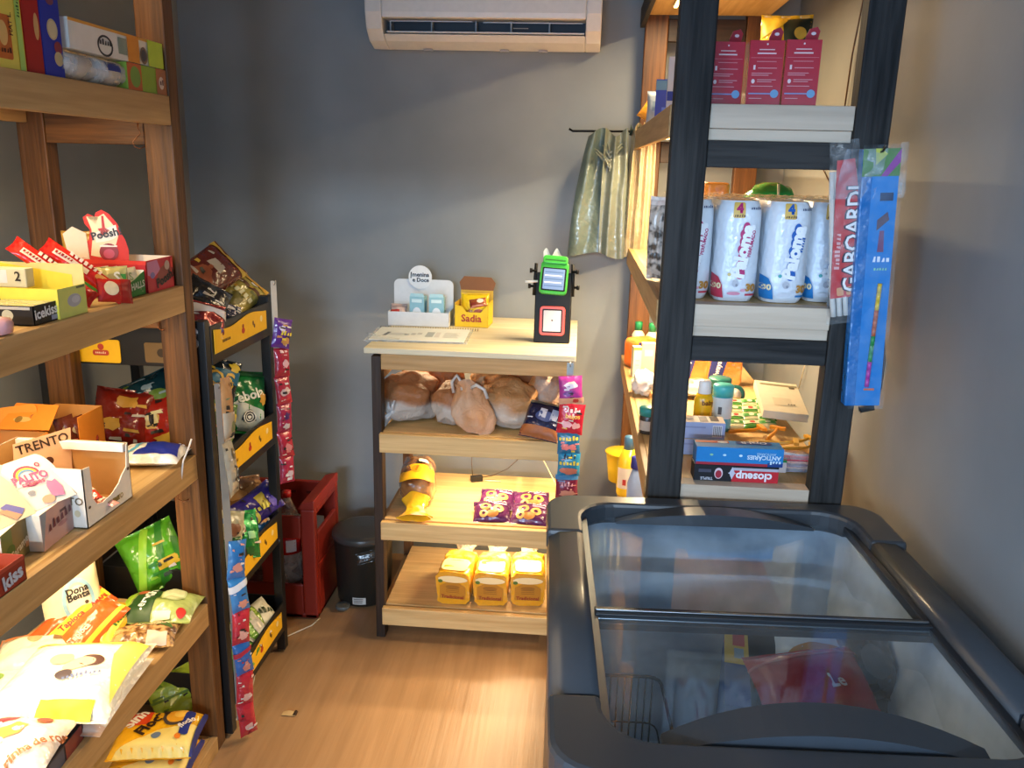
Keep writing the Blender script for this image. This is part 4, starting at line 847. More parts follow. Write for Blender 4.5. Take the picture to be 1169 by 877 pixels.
bag('rice_bag', 'big white and yellow bag lying on top of a plain white bag', 'bag', .25, .28, .05, 'f4efdc', [('p', [(-.95, .72), (.95, .68), (.95, .95), (-.95, .95)], 'f2e45a'), ('p', [(.55, .4), (.95, -.7), (.95, .75), (.6, .75)], 'efe06a'), ('r', -.1, -.98, .75, -.72, 'ecdf2e'), ('e', .28, .18, .20, .15, '5a3a34', 30), ('e', .12, .08, .26, .14, 'e2c0a0', 30), ('e', .0, -.2, .13, .13, '4a4048', 20), ('e', -.22, .2, .2, .13, 'ddc090'), ('w', '~9', .3, -.22, .06, 22, .02, '5a6a98')],
    lying((-1.012, 1.437, Z4+.037), 8), seed=59, kind='film', pw=4.5)
bag('breadcrumb_bag', 'white and red breadcrumb bag lying at the near end of the fourth deck', 'bag', .185, .16, .048, 'efe6dc', [('p', [(-1, .2), (-.3, .9), (-.75, .95), (-1, .9)], 'd88a80'), ('p', [(-1, -.35), (-.05, .62), (.0, .92), (-.35, .95), (-1, .35)], 'b03a44'), ('w', 'farinha de', -.72, .33, .1, 46, .02, 'f6e8e4'), ('w', 'rosca', -.66, .08, .2, 46, .045, 'fbf4f0'), ('p', [(-.55, -.55), (-.3, .1), (.0, .42), (.3, .3), (.25, -.05), (-.05, -.3), (-.3, -.65)], 'd9a057'), ('e', .15, .15, .12, .10, 'f4e8d8'), ('e', -.1, -.3, .14, .1, 'f4e8d8'), ('e', .5, .55, .16, .14, 'c83a40'), ('w', 'farinha de rosca', .68, -.3, .12, 52, .03, 'b06a40'), ('e', -.2, -.85, .3, .12, 'c05a48')],
    lying((-1.005, 1.235, Z4+.036), 8), seed=60)
boxthing('grocery_box', 'dark printed box lying under the breadcrumb bag', 'box', .17, .20, .035, '39363c', {'+x': [('r', -.2, -1, .3, .8, '4a5064'), ('r', .35, -1, .95, .9, '9a4438')]}, {}, on(-1.01, 1.235, Z4, 4))
# ---- bottom deck
fart = [('p', [(-.95, -.98), (.98, -.98), (.98, .2), (.6, -.1), (.2, -.15), (-.2, -.5)], 'f3d878'), ('rr', -.55, .42, .32, .38, .03, 'd9481c'), ('w', 'Sinhá', -.55, .42, .2, 62, .04, 'f8eedd'), ('w', 'Flocão', -.1, .2, .21, 62, .045, '33210f'), ('ring', .42, .45, .36, .5, .74, '4c4038'), ('e', .42, .45, .27, .38, 'e8a52a'), ('e', .5, .5, .16, .2, 'f2bc4a'), ('e', .1, -.5, .12, .12, '6a7a90'), ('rr', .72, .1, .11, .55, .04, '22307c'), ('w', 'flocão', .72, .1, .1, 62, .03, 'f0e8e0'), ('e', .62, -.55, .07, .1, 'e07a1c'), ('r', .95, -1, 1, 1, '22307c')]
bag('corn_flake_pack', 'upper yellow corn flake pack with skillet picture on the bottom deck', 'pack', .205, .165, .058, 'f2b41e', fart, lying((-1.015, 1.745, Z5+.060), 10), 'yellow corn flake packs', seed=62, end=None, pw=5, q=.4, wr=.6)
bag('corn_flake_pack', 'lower yellow corn flake pack under the one showing the skillet', 'pack', .205, .165, .058, 'eeb020', fart, lying((-1.022, 1.725, Z5+.001), 7), 'yellow corn flake packs', seed=63, pw=5, q=.4, wr=.6)
bag('corn_flake_pack', 'yellow corn flake pack lying nearest the camera on the bottom deck', 'pack', .20, .155, .05, 'f2b41e', fart, lying((-1.03, 1.56, Z5+.001), 6), 'yellow corn flake packs', seed=64, pw=5, q=.4, wr=.6)
# ------------------------------------------------------------------ on and in the bread rack
ZT0 = 1.0035
# document tray with printed sheet
o = empty('document_sleeve', 'clear sleeve with a printed white sheet lying on the bread rack', 'folder', (-.515, 2.665, ZT0), 2)
m = MB(); m.box(-.165, .165, -.105, .12, 0, .004, clear('sleeve', 'e6ecea', .35)); m.build('sleeve', o, .001)
m = MB(); m.box(-.15, .155, -.10, .115, .0045, .006, M('d9dedb', 'paper')); q = facemap((0, 0, .006), (1, 0, 0), (0, 1, 0))
m.ink(q, ell(-.075, .0, .03, .02), 'c3c8c6'); m.ink(q, [(-.12, -.03), (-.108, -.03), (-.10, .03), (-.112, .03)], '6e7476'); m.ink(q, [(.02, -.035), (.045, -.035), (.045, .045), (.02, .045)], 'a2a8a6'); m.ink(q, [(.05, -.035), (.066, -.035), (.066, .045), (.05, .045)], 'c9c6c0')
for k in range(7): m.ink(q, [(.078, -.04+k*.013), (.13-.005*(k % 3), -.04+k*.013), (.13-.005*(k % 3), -.036+k*.013), (.078, -.036+k*.013)], 'aeb2b0')
for k in range(3): m.ink(q, [(-.05+k*.02, -.02+.01*k), (-.035+k*.02, -.02+.01*k), (-.035+k*.02, .01+.01*k), (-.05+k*.02, .01+.01*k)], 'b4b8b6')
m.build('sheet', o)
m = MB()
for k in range(40): m.tube([(-.155+k*.0086, .117, .001), (-.155+k*.0086, .125, .008), (-.155+k*.0086, .131, .003)], .0011, M('2c3030', 'plastic'), 5)
m.build('spiral_binding', o)
m = MB(); m.surf(lambda a, b: (-.163+.11*a, -.10+.03*b+.02*(1-a), .007+.018*(1-a)*(1-b)), 6, 4, clear('sleeve', 'e6ecea', .35)); m.build('curled_flap', o)
# sweets display
o = empty('sweet_stand', 'white card sweet stand with round sign on the bread rack', 'box', (-.555, 2.895, ZT0), 1)
WH = 'd5d9dc'
m = MB(); tray(m, .215, .115, .05, WH, 'c9cdd0', .0016, {}, {}); m.build('carton', o)
m = MB(); m.prism(rrect(0, .075, .215, .15, .02), .0548, .0565, M(WH, 'card'), 'y'); m.build('back_card', o)
m = MB(); m.prism(ell(-.012, .158, .042, .042, 32), .0515, .0535, M('dfe2e4', 'card'), 'y'); q = facemap((-.012, .0515, .158), (1, 0, 0), (0, 0, 1))
m.word(q, 'menina', .002, .009, .021, '2b2e33', 0, .03); m.word(q, 'e Doce', .002, -.010, .02, '2b2e33', 0, .03); m.ink(q, [(-.035, -.004), (-.032, -.004), (-.030, .018), (-.034, .018)], '2b2e33')
m.build('round_sign', o)
mb_art = {'-y': [('e', 0, -.25, .62, .5, 'e6ecef'), ('w', 'menina', 0, -.18, .22, '33464e'), ('w', 'doce', 0, -.4, .2, 'a88aa0'), ('r', -.7, .6, .7, .85, 'cfe6ea')]}
for i, x in enumerate((-.575, -.508)):
    b = boxthing('sweet_carton', ('left', 'right')[i]+' small pale blue sweet carton standing in the white sweet stand', 'box', .052, .045, .095, '8fbecb', mb_art, {}, on(x+.012, 2.885, ZT0+.004, -3+6*i), 'pale blue cartons in the sweet stand')
    m = MB(); m.prism([(-.026, 0), (.026, 0), (.022, .012), (-.022, .012)], -.001, .001, M('a9d2dc', 'card'), 'y'); m.build('lid_flap', b, 0, Matrix.Translation((0, -.02, .0955)))
bag('sweet_packet', 'clear packet of sweets with red label in the white sweet stand', 'packet', .06, .05, .02, 'c8b0a6', [('r', -.9, -.9, .2, -.2, 'b83028'), ('r', -.8, .2, .9, .4, 'a08880')], facing((-.632, 2.885, ZT0+.045), (0, -.8, .6), 0), seed=71)
# yellow cube carton
o = empty('ham_box', 'open yellow carton with red lettering on the bread rack', 'box', (-.368, 2.915, ZT0), -3)
m = MB(); tray(m, .118, .11, .085, 'e3bd1c', 'c9a43a', .0016, {'-y': [(-1, 0), (1, 0), (1, .95), (.55, .62), (-.3, .62), (-.55, .85), (-1, .92)], '+y': .115}, {'-y': [('w', 'Sadia', 0, -.25, .3, 'a3201a')]}); m.build('carton', o)
m = MB(); m.prism([(-.058, 0), (.058, 0), (.066, .03), (.05, .05), (-.05, .052), (-.066, .03)], -.001, .001, M('7a4e26', 'card'), 'z'); m.build('lid', o, 0, Matrix.Translation((0, .056, .112)) @ facing((0, 0, 0), (0, -.97, .2), 0))
bag('ham_packet', 'yellow packet standing in the yellow carton', 'packet', .10, .10, .02, 'e2c020', [('w', 'Sadia', -.5, -.35, .18, 'a3401a'), ('r', -.9, .85, .9, .95, 'c8a418'), ('e', .3, -.5, .4, .3, 'a8542c')], facing((-.366, 2.93, ZT0+.060), (0, -.95, .3), 1), seed=72)
bag('spice_packet', 'small brown and silver packet poking out of the yellow carton', 'packet', .06, .035, .012, 'a85a34', [('e', .3, .2, .4, .5, 'd8cfc0'), ('r', -1, -.5, -.2, 0, '7a2a1a')], facing((-.350, 2.878, ZT0+.082), (0, -.8, .6), 12), seed=73, kind='foil', nu=12, nv=12)
# card terminal on its stand
px_, py_ = -.081, 2.675
o = empty('terminal_stand', 'black stand with red framed code plate on the bread rack', 'stand', (px_, py_, ZT0), -1)
PB = M('08090a', 'paint', .55)
m = MB(); m.prism([(.035, 0), (-.035, 0), (-.022, .155), (-.004, .225), (.035, .205)], -.058, .058, PB, 'x'); m.build('body', o, .003)
fT = lambda x, z: Matrix.Translation((x, -.035+.013*z/.155-.0005, z)) @ facing((0, 0, 0), (0, -1, .084), 0)
m = MB(); m.prism(rrect(0, 0, .082, .094, .012, 6), 0, .004, M('c8442a', 'plastic'), 'z'); m.build('red_frame', o, .0015, fT(0, .072))
m = MB(); m.prism(rrect(0, 0, .064, .076, .004, 3), .0041, .005, PB, 'z'); m.prism(rrect(0, 0, .056, .067, .002, 3), .0051, .006, M('c9c3cc', 'paper'), 'z'); m.ink(lambda x, y, k: V((x, y, .0062+k)), ell(0, .002, .003, .0025, 12), '1a1a1c'); m.build('code_plate', o, 0, fT(0, .072))
m = MB()
for s in (-1, 1):
    m = MB(); m.tube([(s*.062, -.012, .15), (s*.060, -.006, .21), (s*.058, -.002, .252)], .0055, PB, 8); m.build('arm', o)
    for z, xx in ((.178, .082), (.228, .078)):
        m = MB(); m.tube([(s*.056, -.008, z), (s*(xx-.008), -.010, z+.001), (s*(xx-.008), -.010, z+.001), (s*xx, -.011, z+.001)], [.004, .004, .0075, .0075], PB, 10); m.build('clamp_knob', o)
t = empty('card_terminal', 'bright green card payment terminal clamped on the black stand', 'payment terminal', T=Matrix.Translation((px_+.001, py_-.0375, ZT0+.208)) @ facing((0, 0, 0), (0, -.93, .37), -3))
GR = M('3fae3c', 'plastic', .35)
m = MB(); m.prism(rrect(0, 0, .088, .104, .012, 5), 0, .018, GR, 'z'); m.prism(rrect(0, .056, .078, .026, .01, 5), .0, .026, GR, 'z'); m.build('case', t, .003)
m = MB(); m.prism(rrect(0, -.006, .076, .074, .004, 3), .0181, .0192, PB, 'z'); m.build('bezel', t)
m = MB(); m.prism(rrect(0, -.006, .066, .066, .002, 2), .0193, .0199, emis('screen', '6f8cb8', .22), 'z'); q = lambda x, y, k: V((x, y, .02+k))
for k in range(5): m.ink(q, [(-.029, -.03+k*.011), (.029-.004*(k % 2), -.03+k*.011), (.029-.004*(k % 2), -.026+k*.011), (-.029, -.026+k*.011)], 'dfe6f0' if k % 2 else '5f7cb0')
m.build('screen', t)
MB().box(-.032, .032, .052, .056, .026, .0266, M('2a6a28', 'plastic')).build('paper_slot', t)
m = MB(); m.surf(lambda a, b: (-.03+.06*a, .018*math.sin(b*2.2), .05*b+.012*math.sin(a*11)*b), 24, 6, M('dcdedd', 'paper')); m.surf(lambda a, b: (-.03+.06*a, .018*math.sin(b*2.2)+.0006, .05*b+.012*math.sin(a*11)*b), 24, 6, M('dcdedd', 'paper'), flip=True)
tag(m.build('receipt_paper', None, 0, Matrix.Translation((px_-.008, py_+.015, ZT0+.236))), 'white crumpled receipt strip sticking up behind the green terminal', 'paper')
m = MB(); m.tube([(-.09, -.03, .195), (-.05, -.028, .198)], .0035, M('e4e6e6', 'plastic'), 8); tag(m.build('stylus', None, 0, lying((px_, py_, ZT0), -1)), 'white pen stub held at the side of the green terminal', 'pen')

# bread in plastic bags
def breadmat(name, brown, milky, z0, z1, tie=None):
    """bread seen through a thin bag: brown where rolls press on the film, milky where the film is gathered"""
    m = blotch(name, milky, brown, 7, 'film', .38, .60); nt = m.node_tree; N = nt.nodes; L = nt.links
    mx = [n for n in N if n.bl_idname == 'ShaderNodeMix'][0]; tc = [n for n in N if n.bl_idname == 'ShaderNodeTexCoord'][0]
    b = N['Principled BSDF']; b.inputs['Roughness'].default_value = .55; b.inputs['Coat Weight'].default_value = .12; b.inputs['Coat Roughness'].default_value = .35
    b.inputs['Specular IOR Level'].default_value = .25
    sx = N.new('ShaderNodeSeparateXYZ'); L.new(tc.outputs['Object'], sx.inputs[0])
    mr = N.new('ShaderNodeMapRange'); mr.inputs[1].default_value = z0; mr.inputs[2].default_value = z1; mr.inputs[3].default_value = -.55; mr.inputs[4].default_value = .55
    L.new(sx.outputs['Z'], mr.inputs[0]); old = mx.inputs[0].links[0].from_socket
    ad = N.new('ShaderNodeMath'); ad.operation = 'ADD'; ad.use_clamp = True; L.new(old, ad.inputs[0]); L.new(mr.outputs[0], ad.inputs[1]); L.new(ad.outputs[0], mx.inputs[0])
    wv = N.new('ShaderNodeTexNoise'); wv.inputs['Scale'].default_value = 26; wv.inputs['Detail'].default_value = 3; wv.inputs['Distortion'].default_value = 1.5
    L.new(tc.outputs['Object'], wv.inputs['Vector']); bp = [n for n in N if n.bl_idname == 'ShaderNodeBump'][0]
    for l in list(bp.inputs['Height'].links): L.remove(l)
    L.new(wv.outputs['Fac'], bp.inputs['Height']); bp.inputs['Strength'].default_value = .45
    return m
def breadbag(lab, c, r, seed, tie=None, mat=None, tilt=0):
    m = MB(); mt = breadmat('bread%d' % (seed % 3), ('a9713f', '98623a', 'b07f50')[seed % 3], ('c4bcb4', 'b8aca0', 'beb2a4')[seed % 3], r[2]*.5, r[2]*1.25)
    m.blob((0, 0, r[2]*.93), r, mt, .22, 1.7, seed, 4, .85, None, .85)
    o = m.build('bread_bag', None, 0, lying(c, tilt)); tag(o, lab, 'bread bag', 'bagged bread on the rack')
    if tie:
        w = M('c9c5c0', 'film', .5); t = MB(); p = V(tie)
        t.blob(p, (.010, .010, .009), w, .2, 2, seed, 2)
        s_ = -1 if tie[0] < 0 else 1
        for k, (dx, dz) in enumerate(((s_*-.008, .040), (s_*.012, .034), (s_*.020, -.034), (s_*.036, -.030))):
            q = [p, p+V((dx*.6-.004, -.010, dz*.5)), p+V((dx, -.004, dz))]; t.tube(q, [.004, .006, .003], w, 6)
        t.build('tied_handle', o)
    return o
breadbag('tied bag of bread rolls at the left end of the upper rack shelf', (-.545, 2.63, .731), (.095, .085, .080), 1, (-.045, -.080, .045), tilt=5)
breadbag('bread bag pushed behind the leftmost tied bag', (-.475, 2.78, .731), (.085, .08, .088), 4)
breadbag('bread bag between the leftmost bag and the drooping front bag', (-.405, 2.60, .731), (.05, .07, .072), 7)
mt = breadmat('breadfront', 'bd8a60', 'c9b09a', .0, .11)
def drp(a, v):
    u = a*2*math.pi; i = max(0, min(5.999, v*6)); k = int(i); f = i-k
    rr = (.030, .060, .070, .064, .052, .040, .052, .052); r = rr[k]*(1-f)+rr[k+1]*f
    r *= 1+.10*math.cos(5*u+3*v)+.06*math.sin(9*u-4*v)*v
    return V((r*math.cos(u)+.030*(1-v), r*.62*math.sin(u)-.035*(1-v)**1.5, .158*v-.022*(1-v)*max(0, math.cos(u-.3))+.012*max(0, v-.8)/.2*math.sin(3*u)))
m = MB(); m.surf(drp, 48, 30, mt); m.add([drp(i/48, 0) for i in range(48)], [list(range(48))[::-1]], mt, True)
fb = m.build('bread_bag', None, 0, lying((-.335, 2.545, .735), -4)); tag(fb, 'open topped bag drooping over the shelf front among the bread bags', 'bread bag', 'bagged bread on the rack')
t = MB(); w = M('c9c3bb', 'film', .5); t.tube([(-.045, -.02, .12), (-.050, -.025, .155), (-.034, -.025, .178), (-.02, -.02, .155), (-.018, -.02, .13)], .006, w, 6); t.tube([(.012, -.025, .14), (.03, -.03, .152), (.055, -.03, .138), (.066, -.03, .11)], .006, w, 6); t.build('torn_handle', fb)
breadbag('bread bag standing at the back behind the drooping one', (-.285, 2.76, .731), (.075, .075, .09), 8)
breadbag('tied white ended bread bag at the centre of the upper rack shelf', (-.205, 2.605, .731), (.098, .085, .078), 11, (.075, -.072, .038))
breadbag('bread bag squeezed at the back right of the upper rack shelf', (-.17, 2.77, .731), (.075, .07, .095), 13)
breadbag('large round bread bag at the right end of the upper rack shelf', (-.088, 2.66, .731), (.062, .08, .095), 9)
bag('chips_bag', 'dark blue snack bag drooping over the right end of the upper rack shelf', 'bag', .125, .13, .04, '20264a', [('r', -1, -.95, 1, -.45, '9a5a30'), ('e', .1, .1, .5, .3, '3a4a7c'), ('r', -.2, .0, .15, .5, 'aeb6c8'), ('r', .4, -.05, .75, .55, '8f98b0'), ('r', -.8, -.1, -.5, -.03, 'c8ccd8'), ('r', -1, .75, 1, 1, '5c5e58')], facing((-.092, 2.505, .775), (-.1, -.72, .66), -8), seed=74, kind='foil')
# middle rack shelf
o = empty('bread_loaf_bag', 'bagged loaf with yellow label and twisted end on the middle rack shelf', 'bread bag', (-.525, 2.665, .431), 8)
m = MB(); m.blob((0, .03, .060), (.062, .135, .062), blotch('loafbrown', '6b4426', 'b98a58', 12, 'film', .4, .6), .12, 2, 21, 4, .7, None, .9)
q = lambda x, y, k: V((x, y+.03, .1265-.35*x*x/.062*1+k*2-max(0, abs(y)-.07)*.45))
m.build('loaf', o)
s = MB(); lf = lambda x, y, k: V((x*.98, -.062+y*.78, .066+math.sqrt(max(.0001, 1-(x/.070)**2))*.062*math.sqrt(max(.05, 1-((y*.78-.075)/.16)**2))+k))
s.ink(lf, rrect(0, .015, .118, .125, .02), 'f0b81c', 2, .008); s.ink(lf, ell(.0, .03, .02, .035), 'd8901c', 3, .008); printart(s, lambda x, y, k: lf(x, y+.03, k+.002), .1, .05, [('w', '~6', 0, 0, .14, 80, .03, '8c3a10')], .01); s.ink(lf, rrect(.02, .13, .035, .045, .004), 'e8e0d4', 3, .008)
s.build('label', o)
g = MB(); g.surf(lambda a, b: V(((.045-.028*math.sin(math.pi*b*.9)+.02*b)*math.cos(a*6.283)*(1+.1*math.sin(a*30)), -.105-.10*b, .034-.018*b+(.034-.026*math.sin(math.pi*b*.85))*math.sin(a*6.283)*(1-.45*b)*(1+.1*math.sin(a*25)))), 32, 10, blotch('tail', 'e8b428', 'd8cfc4', 16, 'film', .58, .75)); g.build('twisted_end', o)
ck = [('r', -1, .5, 1, 1, '4c1d4a'), ('w', 'ALDA', .3, .66, .2, 'e6d8e0'), ('ring', -.35, .05, .3, .35, .45, 'c58a45'), ('ring', .35, -.15, .3, .35, .4, 'd39a52'), ('e', .0, -.55, .35, .25, 'b87a3c'), ('ring', -.45, -.55, .22, .26, .4, 'd8a862'), ('r', .1, .25, .8, .4, 'c890b0')]
cp = [((-.255, 2.555, .433), 6, 'front left purple cookie packet on the middle rack shelf'), ((-.128, 2.552, .433), -5, 'front right purple cookie packet on the middle rack shelf'), ((-.247, 2.655, .436), -3, 'back left purple cookie packet on the middle rack shelf'), ((-.128, 2.65, .436), 8, 'back right purple cookie packet on the middle rack shelf')]
for k, (c, rz, lab) in enumerate(cp):
    bag('cookie_bag', lab, 'packet', .125, .105, .034, '5a2352', ck, Matrix.Translation(V(c)) @ Matrix.Rotation(R(rz), 4, 'Z') @ Matrix.Rotation(R(16), 4, 'X'), 'purple cookie packets on the rack', seed=75+k)
o = empty('power_adapter', 'small black adapter with thin cables at the back of the middle shelf', 'adapter', (-.345, 2.86, .431), 20)
MB().box(-.022, .022, -.010, .010, 0, .020, M('1b1a18', 'plastic')).build('body', o, .002)
MB().tube([(-.012, .01, .012), (-.016, .015, .07), (-.006, .03, .13), (.01, .04, .17)], .0016, M('4a3420', 'plastic'), 6).build('cable', o)
MB().tube([(.02, 0, .012), (.06, -.01, .02), (.11, -.03, .05), (.16, -.04, .10), (.22, -.05, .15)], .0018, M('3a2818', 'plastic'), 6).build('cable', o)
MB().tube([(.03, -.012, .004), (.055, -.02, .003), (.085, -.03, .003)], .0016, M('d8cfb8', 'plastic'), 6).build('cable', o)
MB().tube([(.19, -.04, .15), (.23, -.09, .09), (.255, -.14, .03), (.262, -.17, .0)], .0018, M('ddcfa4', 'plastic'), 6).build('cable', o)
# sandwich loaves on the lowest rack shelf
def loafbag(x, y, rz, lab, seed):
    o = empty('sandwich_loaf', lab, 'bread bag', (x, y, .1235), rz, 'yellow bread loaves on the lowest rack shelf')
    w, d, h = .112, .20, .118
    def fn(a, b):
        t = a*2*math.pi; cu, su = math.cos(t), math.sin(t); e = .38
        sx = math.copysign(abs(cu)**e, cu); sz = math.copysign(abs(su)**e, su)
        k = 1-.0*b; g = min(1, max(0, (b-.80)/.2)); kk = 1-.35*g
        wob = .007*noise.noise(V((a*12, b*8, seed)))
        return V(((w/2*kk+wob)*sx, -d/2+d*b*1.0, h*.5+(h*.5*kk+wob)*sz*(1+.04*math.sin(b*3))))
    m = MB(); yel = blotch('loafyel', 'efb622', 'f6d27a', 26, 'film', .45, .7)
    m.surf(lambda a, b: fn(a, b), 48, 22, yel, flip=True)
    n = 24; m.add([fn(i/48, 0) for i in range(48)], [list(range(48))], M('dd9b22', 'film'))
    q = facemap((0, -d/2-.0006, h*.47), (1, 0, 0), (0, 0, 1))
    m.ink(q, [(-.044, -.035), (.044, -.035), (.044, .010), (.02, .024), (-.02, .024), (-.044, .010)], 'b87a1e', 1, .03); m.word(q, 'Tradicional', 0, -.028, .017, '8f2a18', 0, .03); m.ink(q, ell(.0, .008, .024, .007), '9a641c', 2, .01)
    for k in range(3): m.ink(q, [(-.022, -.012+k*.006), (.022, -.012+k*.006), (.022, -.010+k*.006), (-.022, -.010+k*.006)], '8c5a1c', 2, .01)
    m.ink(q, ell(-.042, .028, .008, .006), '55702a', 3, .01); m.ink(q, ell(.0, .036, .05, .012), 'f5d9a0', 1, .01)
    tq = lambda x, y, k: V((x, y-.0, h*1.0+.0012+k+.002))
    m.ink(tq, rrect(0, -.050, .088, .085, .02), 'f8e4a4', 1, .01); printart(m, tq, .1, .1, [('w', '~8', 0, .1, .16, 'b87a14'), ('w', '~9', 0, -.4, .09, '8f6a14')], .01)
    m.build('wrapper', o)
    t = MB(); c = clear('loaftail', 'efe0c0', .45)
    t.surf(lambda a, b: V(((.038-.02*math.sin(b*2.4)+.012*b)*math.cos(a*6.283)*(1+.12*math.sin(a*26+seed)), d/2-.01+.05*b, .072+.035*b+(.035-.018*math.sin(b*2.2))*math.sin(a*6.283)*(1+.12*math.cos(a*22)))), 36, 8, c); t.build('gathered_end', o)
    m = MB()
    for sl in range(3): m.box(-.05+.002*sl, .05-.002*sl, d/2-.022+.006*sl, d/2-.018+.006*sl, .012, .10, M('e3c48c', 'paper'))
    m.build('bread', o)
loafbag(-.372, 2.605, -3, 'leftmost of the three yellow wrapped loaves on the lowest rack shelf', 1)
loafbag(-.252, 2.610, 0, 'middle one of the three yellow wrapped loaves on the lowest rack shelf', 2)
loafbag(-.132, 2.625, 3, 'rightmost of the three yellow wrapped loaves, beside the freezer', 3)
# hanging strips of small packets
def strip(lab, top, n, ln, mat, face):
    m = MB(); m.box(-.011, .011, -.0012, 0, -ln, 0, mat)
    T = frame(top, V((0, 0, 1)).cross(V(face)), (0, 0, 1)) @ Matrix.Rotation(0, 4, 'X')
    m = MB(); m.prism([(-.010, .0), (.010, .0), (.010, -ln), (-.010, -ln)], -.0014, 0, mat, 'z'); m.tube([(0, .004, .002), (0, -.006, .008), (0, -.012, .002)], .0015, M('9a9a98', 'metal'), 6)
    return tag(m.build('clip_strip', None, 0, T), lab, 'hanging strip')
strip('metal hanging strip with small packets on the right side of the bread rack', (-.016, 2.450, .985), 6, .40, M('a8a69e', 'metal'), (.05, -1, 0))
ch = [(.905, .072, .085, 'a6378c', [('e', .0, .35, .6, .25, 'd0c8e0'), ('e', -.2, -.2, .5, .22, '6a3a8a'), ('r', -1, -1, 1, -.55, 'd8a080'), ('e', .4, -.75, .3, .15, 'b83a30')], 'topmost purple sweet packet on the strip of the bread rack'),
      (.815, .080, .095, 'c5243a', [('w', '~4', .1, .55, .26, 'f0d8d8'), ('w', 'beijos', .1, .2, .24, 'e8c05a'), ('e', -.3, -.35, .45, .28, 'e8b0b8'), ('e', .4, -.4, .4, .25, 'e8a8a0')], 'red sweet packet below the topmost purple one on the bread rack strip'),
      (.742, .070, .075, '2a6f96', [('w', '~6', .0, .3, .26, 'd8c840'), ('e', -.3, -.4, .4, .26, 'd87a78'), ('e', .3, -.4, .4, .26, 'd87a78')], 'upper blue sweet packet on the bread rack strip'),
      (.672, .070, .075, '2a86b0', [('w', '~4', .0, .6, .26, '10243c'), ('w', '~6', 0, .1, .26, 'd8c840'), ('e', 0, -.55, .85, .3, 'c87a66')], 'lower blue sweet packet on the bread rack strip'),
      (.600, .070, .075, '7a2440', [('r', -1, .6, 1, 1, '3a7ab0'), ('w', '~4', .0, .2, .26, 'd8a0b0'), ('e', 0, -.55, .85, .28, 'c88a76')], 'lowest dark red sweet packet on the bread rack strip')]
for k, (z, w, h, c, art, lab) in enumerate(ch):
    bag('sweet_bag', lab, 'packet', w, h, .020, c, art, facing((-.012+.004*(k % 2), 2.440-.003*k, z), (.06, -1, .12), (4, -5, 2, -1, 1)[k]), 'sweet packets on the bread rack strip', seed=80+k, nu=14, nv=16)

# ------------------------------------------------------------------ snack rack packets
def sbag(lab, px, py, x, w, h, t, col, art, n=(.72, -.62, .35), roll=0, seed=0, kind='film', grp='snack bags in the black rack'):
    bag('snack_bag', lab, 'bag', w, h, t, col, art, facing(A(px, py, x=x), n, roll), grp, seed=seed, kind=kind, wr=1.4)
sbag('long red brown snack bag lying on top of the highest tray', 233, 318, -1.05, .13, .22, .05, '5a221c', [('p', [(-.4, .1), (.4, .1), (.3, .4), (-.3, .4)], 'a8a098'), ('e', .0, -.3, .6, .3, '8a4a30'), ('r', -1, .75, 1, .95, 'b89a3a')], (.65, -.5, .6), -62, 101)
sbag('yellow olive snack bag at the far end of the highest tray', 268, 344, -1.00, .10, .19, .04, 'a8984a', [('r', -1, .45, 1, .6, '5a3a20'), ('e', 0, -.2, .6, .3, '6f6a34'), ('w', '~5', 0, .1, .3, 'e0d8a8'), ('r', -1, .8, 1, 1, 'c89a30')], (.6, -.5, .65), -58, 102)
sbag('black snack bag in the middle of the highest tray', 232, 348, -.99, .12, .12, .05, '1b1a1c', [('r', -1, -.95, 1, -.8, 'b8b4b0')], (.75, -.55, .4), -35, 103)
sbag('red and silver snack bag low in the highest tray', 228, 372, -.955, .12, .12, .045, '8c2320', [('e', -.3, -.3, .25, .18, 'd8c8c0'), ('p', [(-1, .3), (.2, .5), (1, .2), (1, .7), (-1, .8)], 'c9c4c4'), ('e', .4, -.3, .3, .2, '3a3a70')], (.8, -.5, .35), -20, 104, 'foil')
sbag('navy and silver snack bag in the highest tray', 252, 366, -.955, .10, .10, .04, '2b2c48', [('p', [(-1, .1), (.3, .6), (.1, .9), (-1, .6)], 'd0ccd0'), ('e', .2, -.5, .5, .25, '4a3a8c')], (.8, -.45, .4), -25, 105, 'foil')
sbag('grey and white crumpled packet at the near end of the highest tray', 219, 385, -.945, .085, .08, .03, '9a948e', [('e', .2, 0, .4, .3, '5a5450'), ('e', -.3, .3, .3, .2, 'd8d4d0')], (.85, -.5, .2), -15, 106)
# second tray
cebo = [('p', [(-1, -.1), (-.2, -.9), (1, -.95), (1, -.3), (-.1, -.05)], 'b4c2c4'), ('w', 'Cebola', -.02, .15, .27, 18, .03, 'e6eee0'), ('e', .15, -.48, .36, .24, '1d2a3c'), ('ring', .15, -.48, .30, .20, .85, 'e8ecec'), ('ring', .15, -.48, .2, .13, .75, 'e8ecec'), ('e', .15, -.5, .1, .06, 'e8ecec'), ('e', .75, .1, .22, .2, 'c89a3c'), ('r', -1, .8, 1, 1, '2d6a34')]
sbag('green onion snack bag with white round logo in the second tray', 272, 460, -.985, .15, .19, .055, '1e7a3a', cebo, (.75, -.6, .3), -14, 107)
sbag('black and blue snack bag behind the green onion bag', 243, 440, -1.02, .13, .16, .05, '1c2730', [('p', [(-1, -.2), (1, .1), (1, .6), (-1, .5)], '2a6f94'), ('w', 'OS', 0, .1, .5, 'e0b84a'), ('e', .6, .7, .3, .2, 'd8c040')], (.7, -.6, .35), -25, 108)
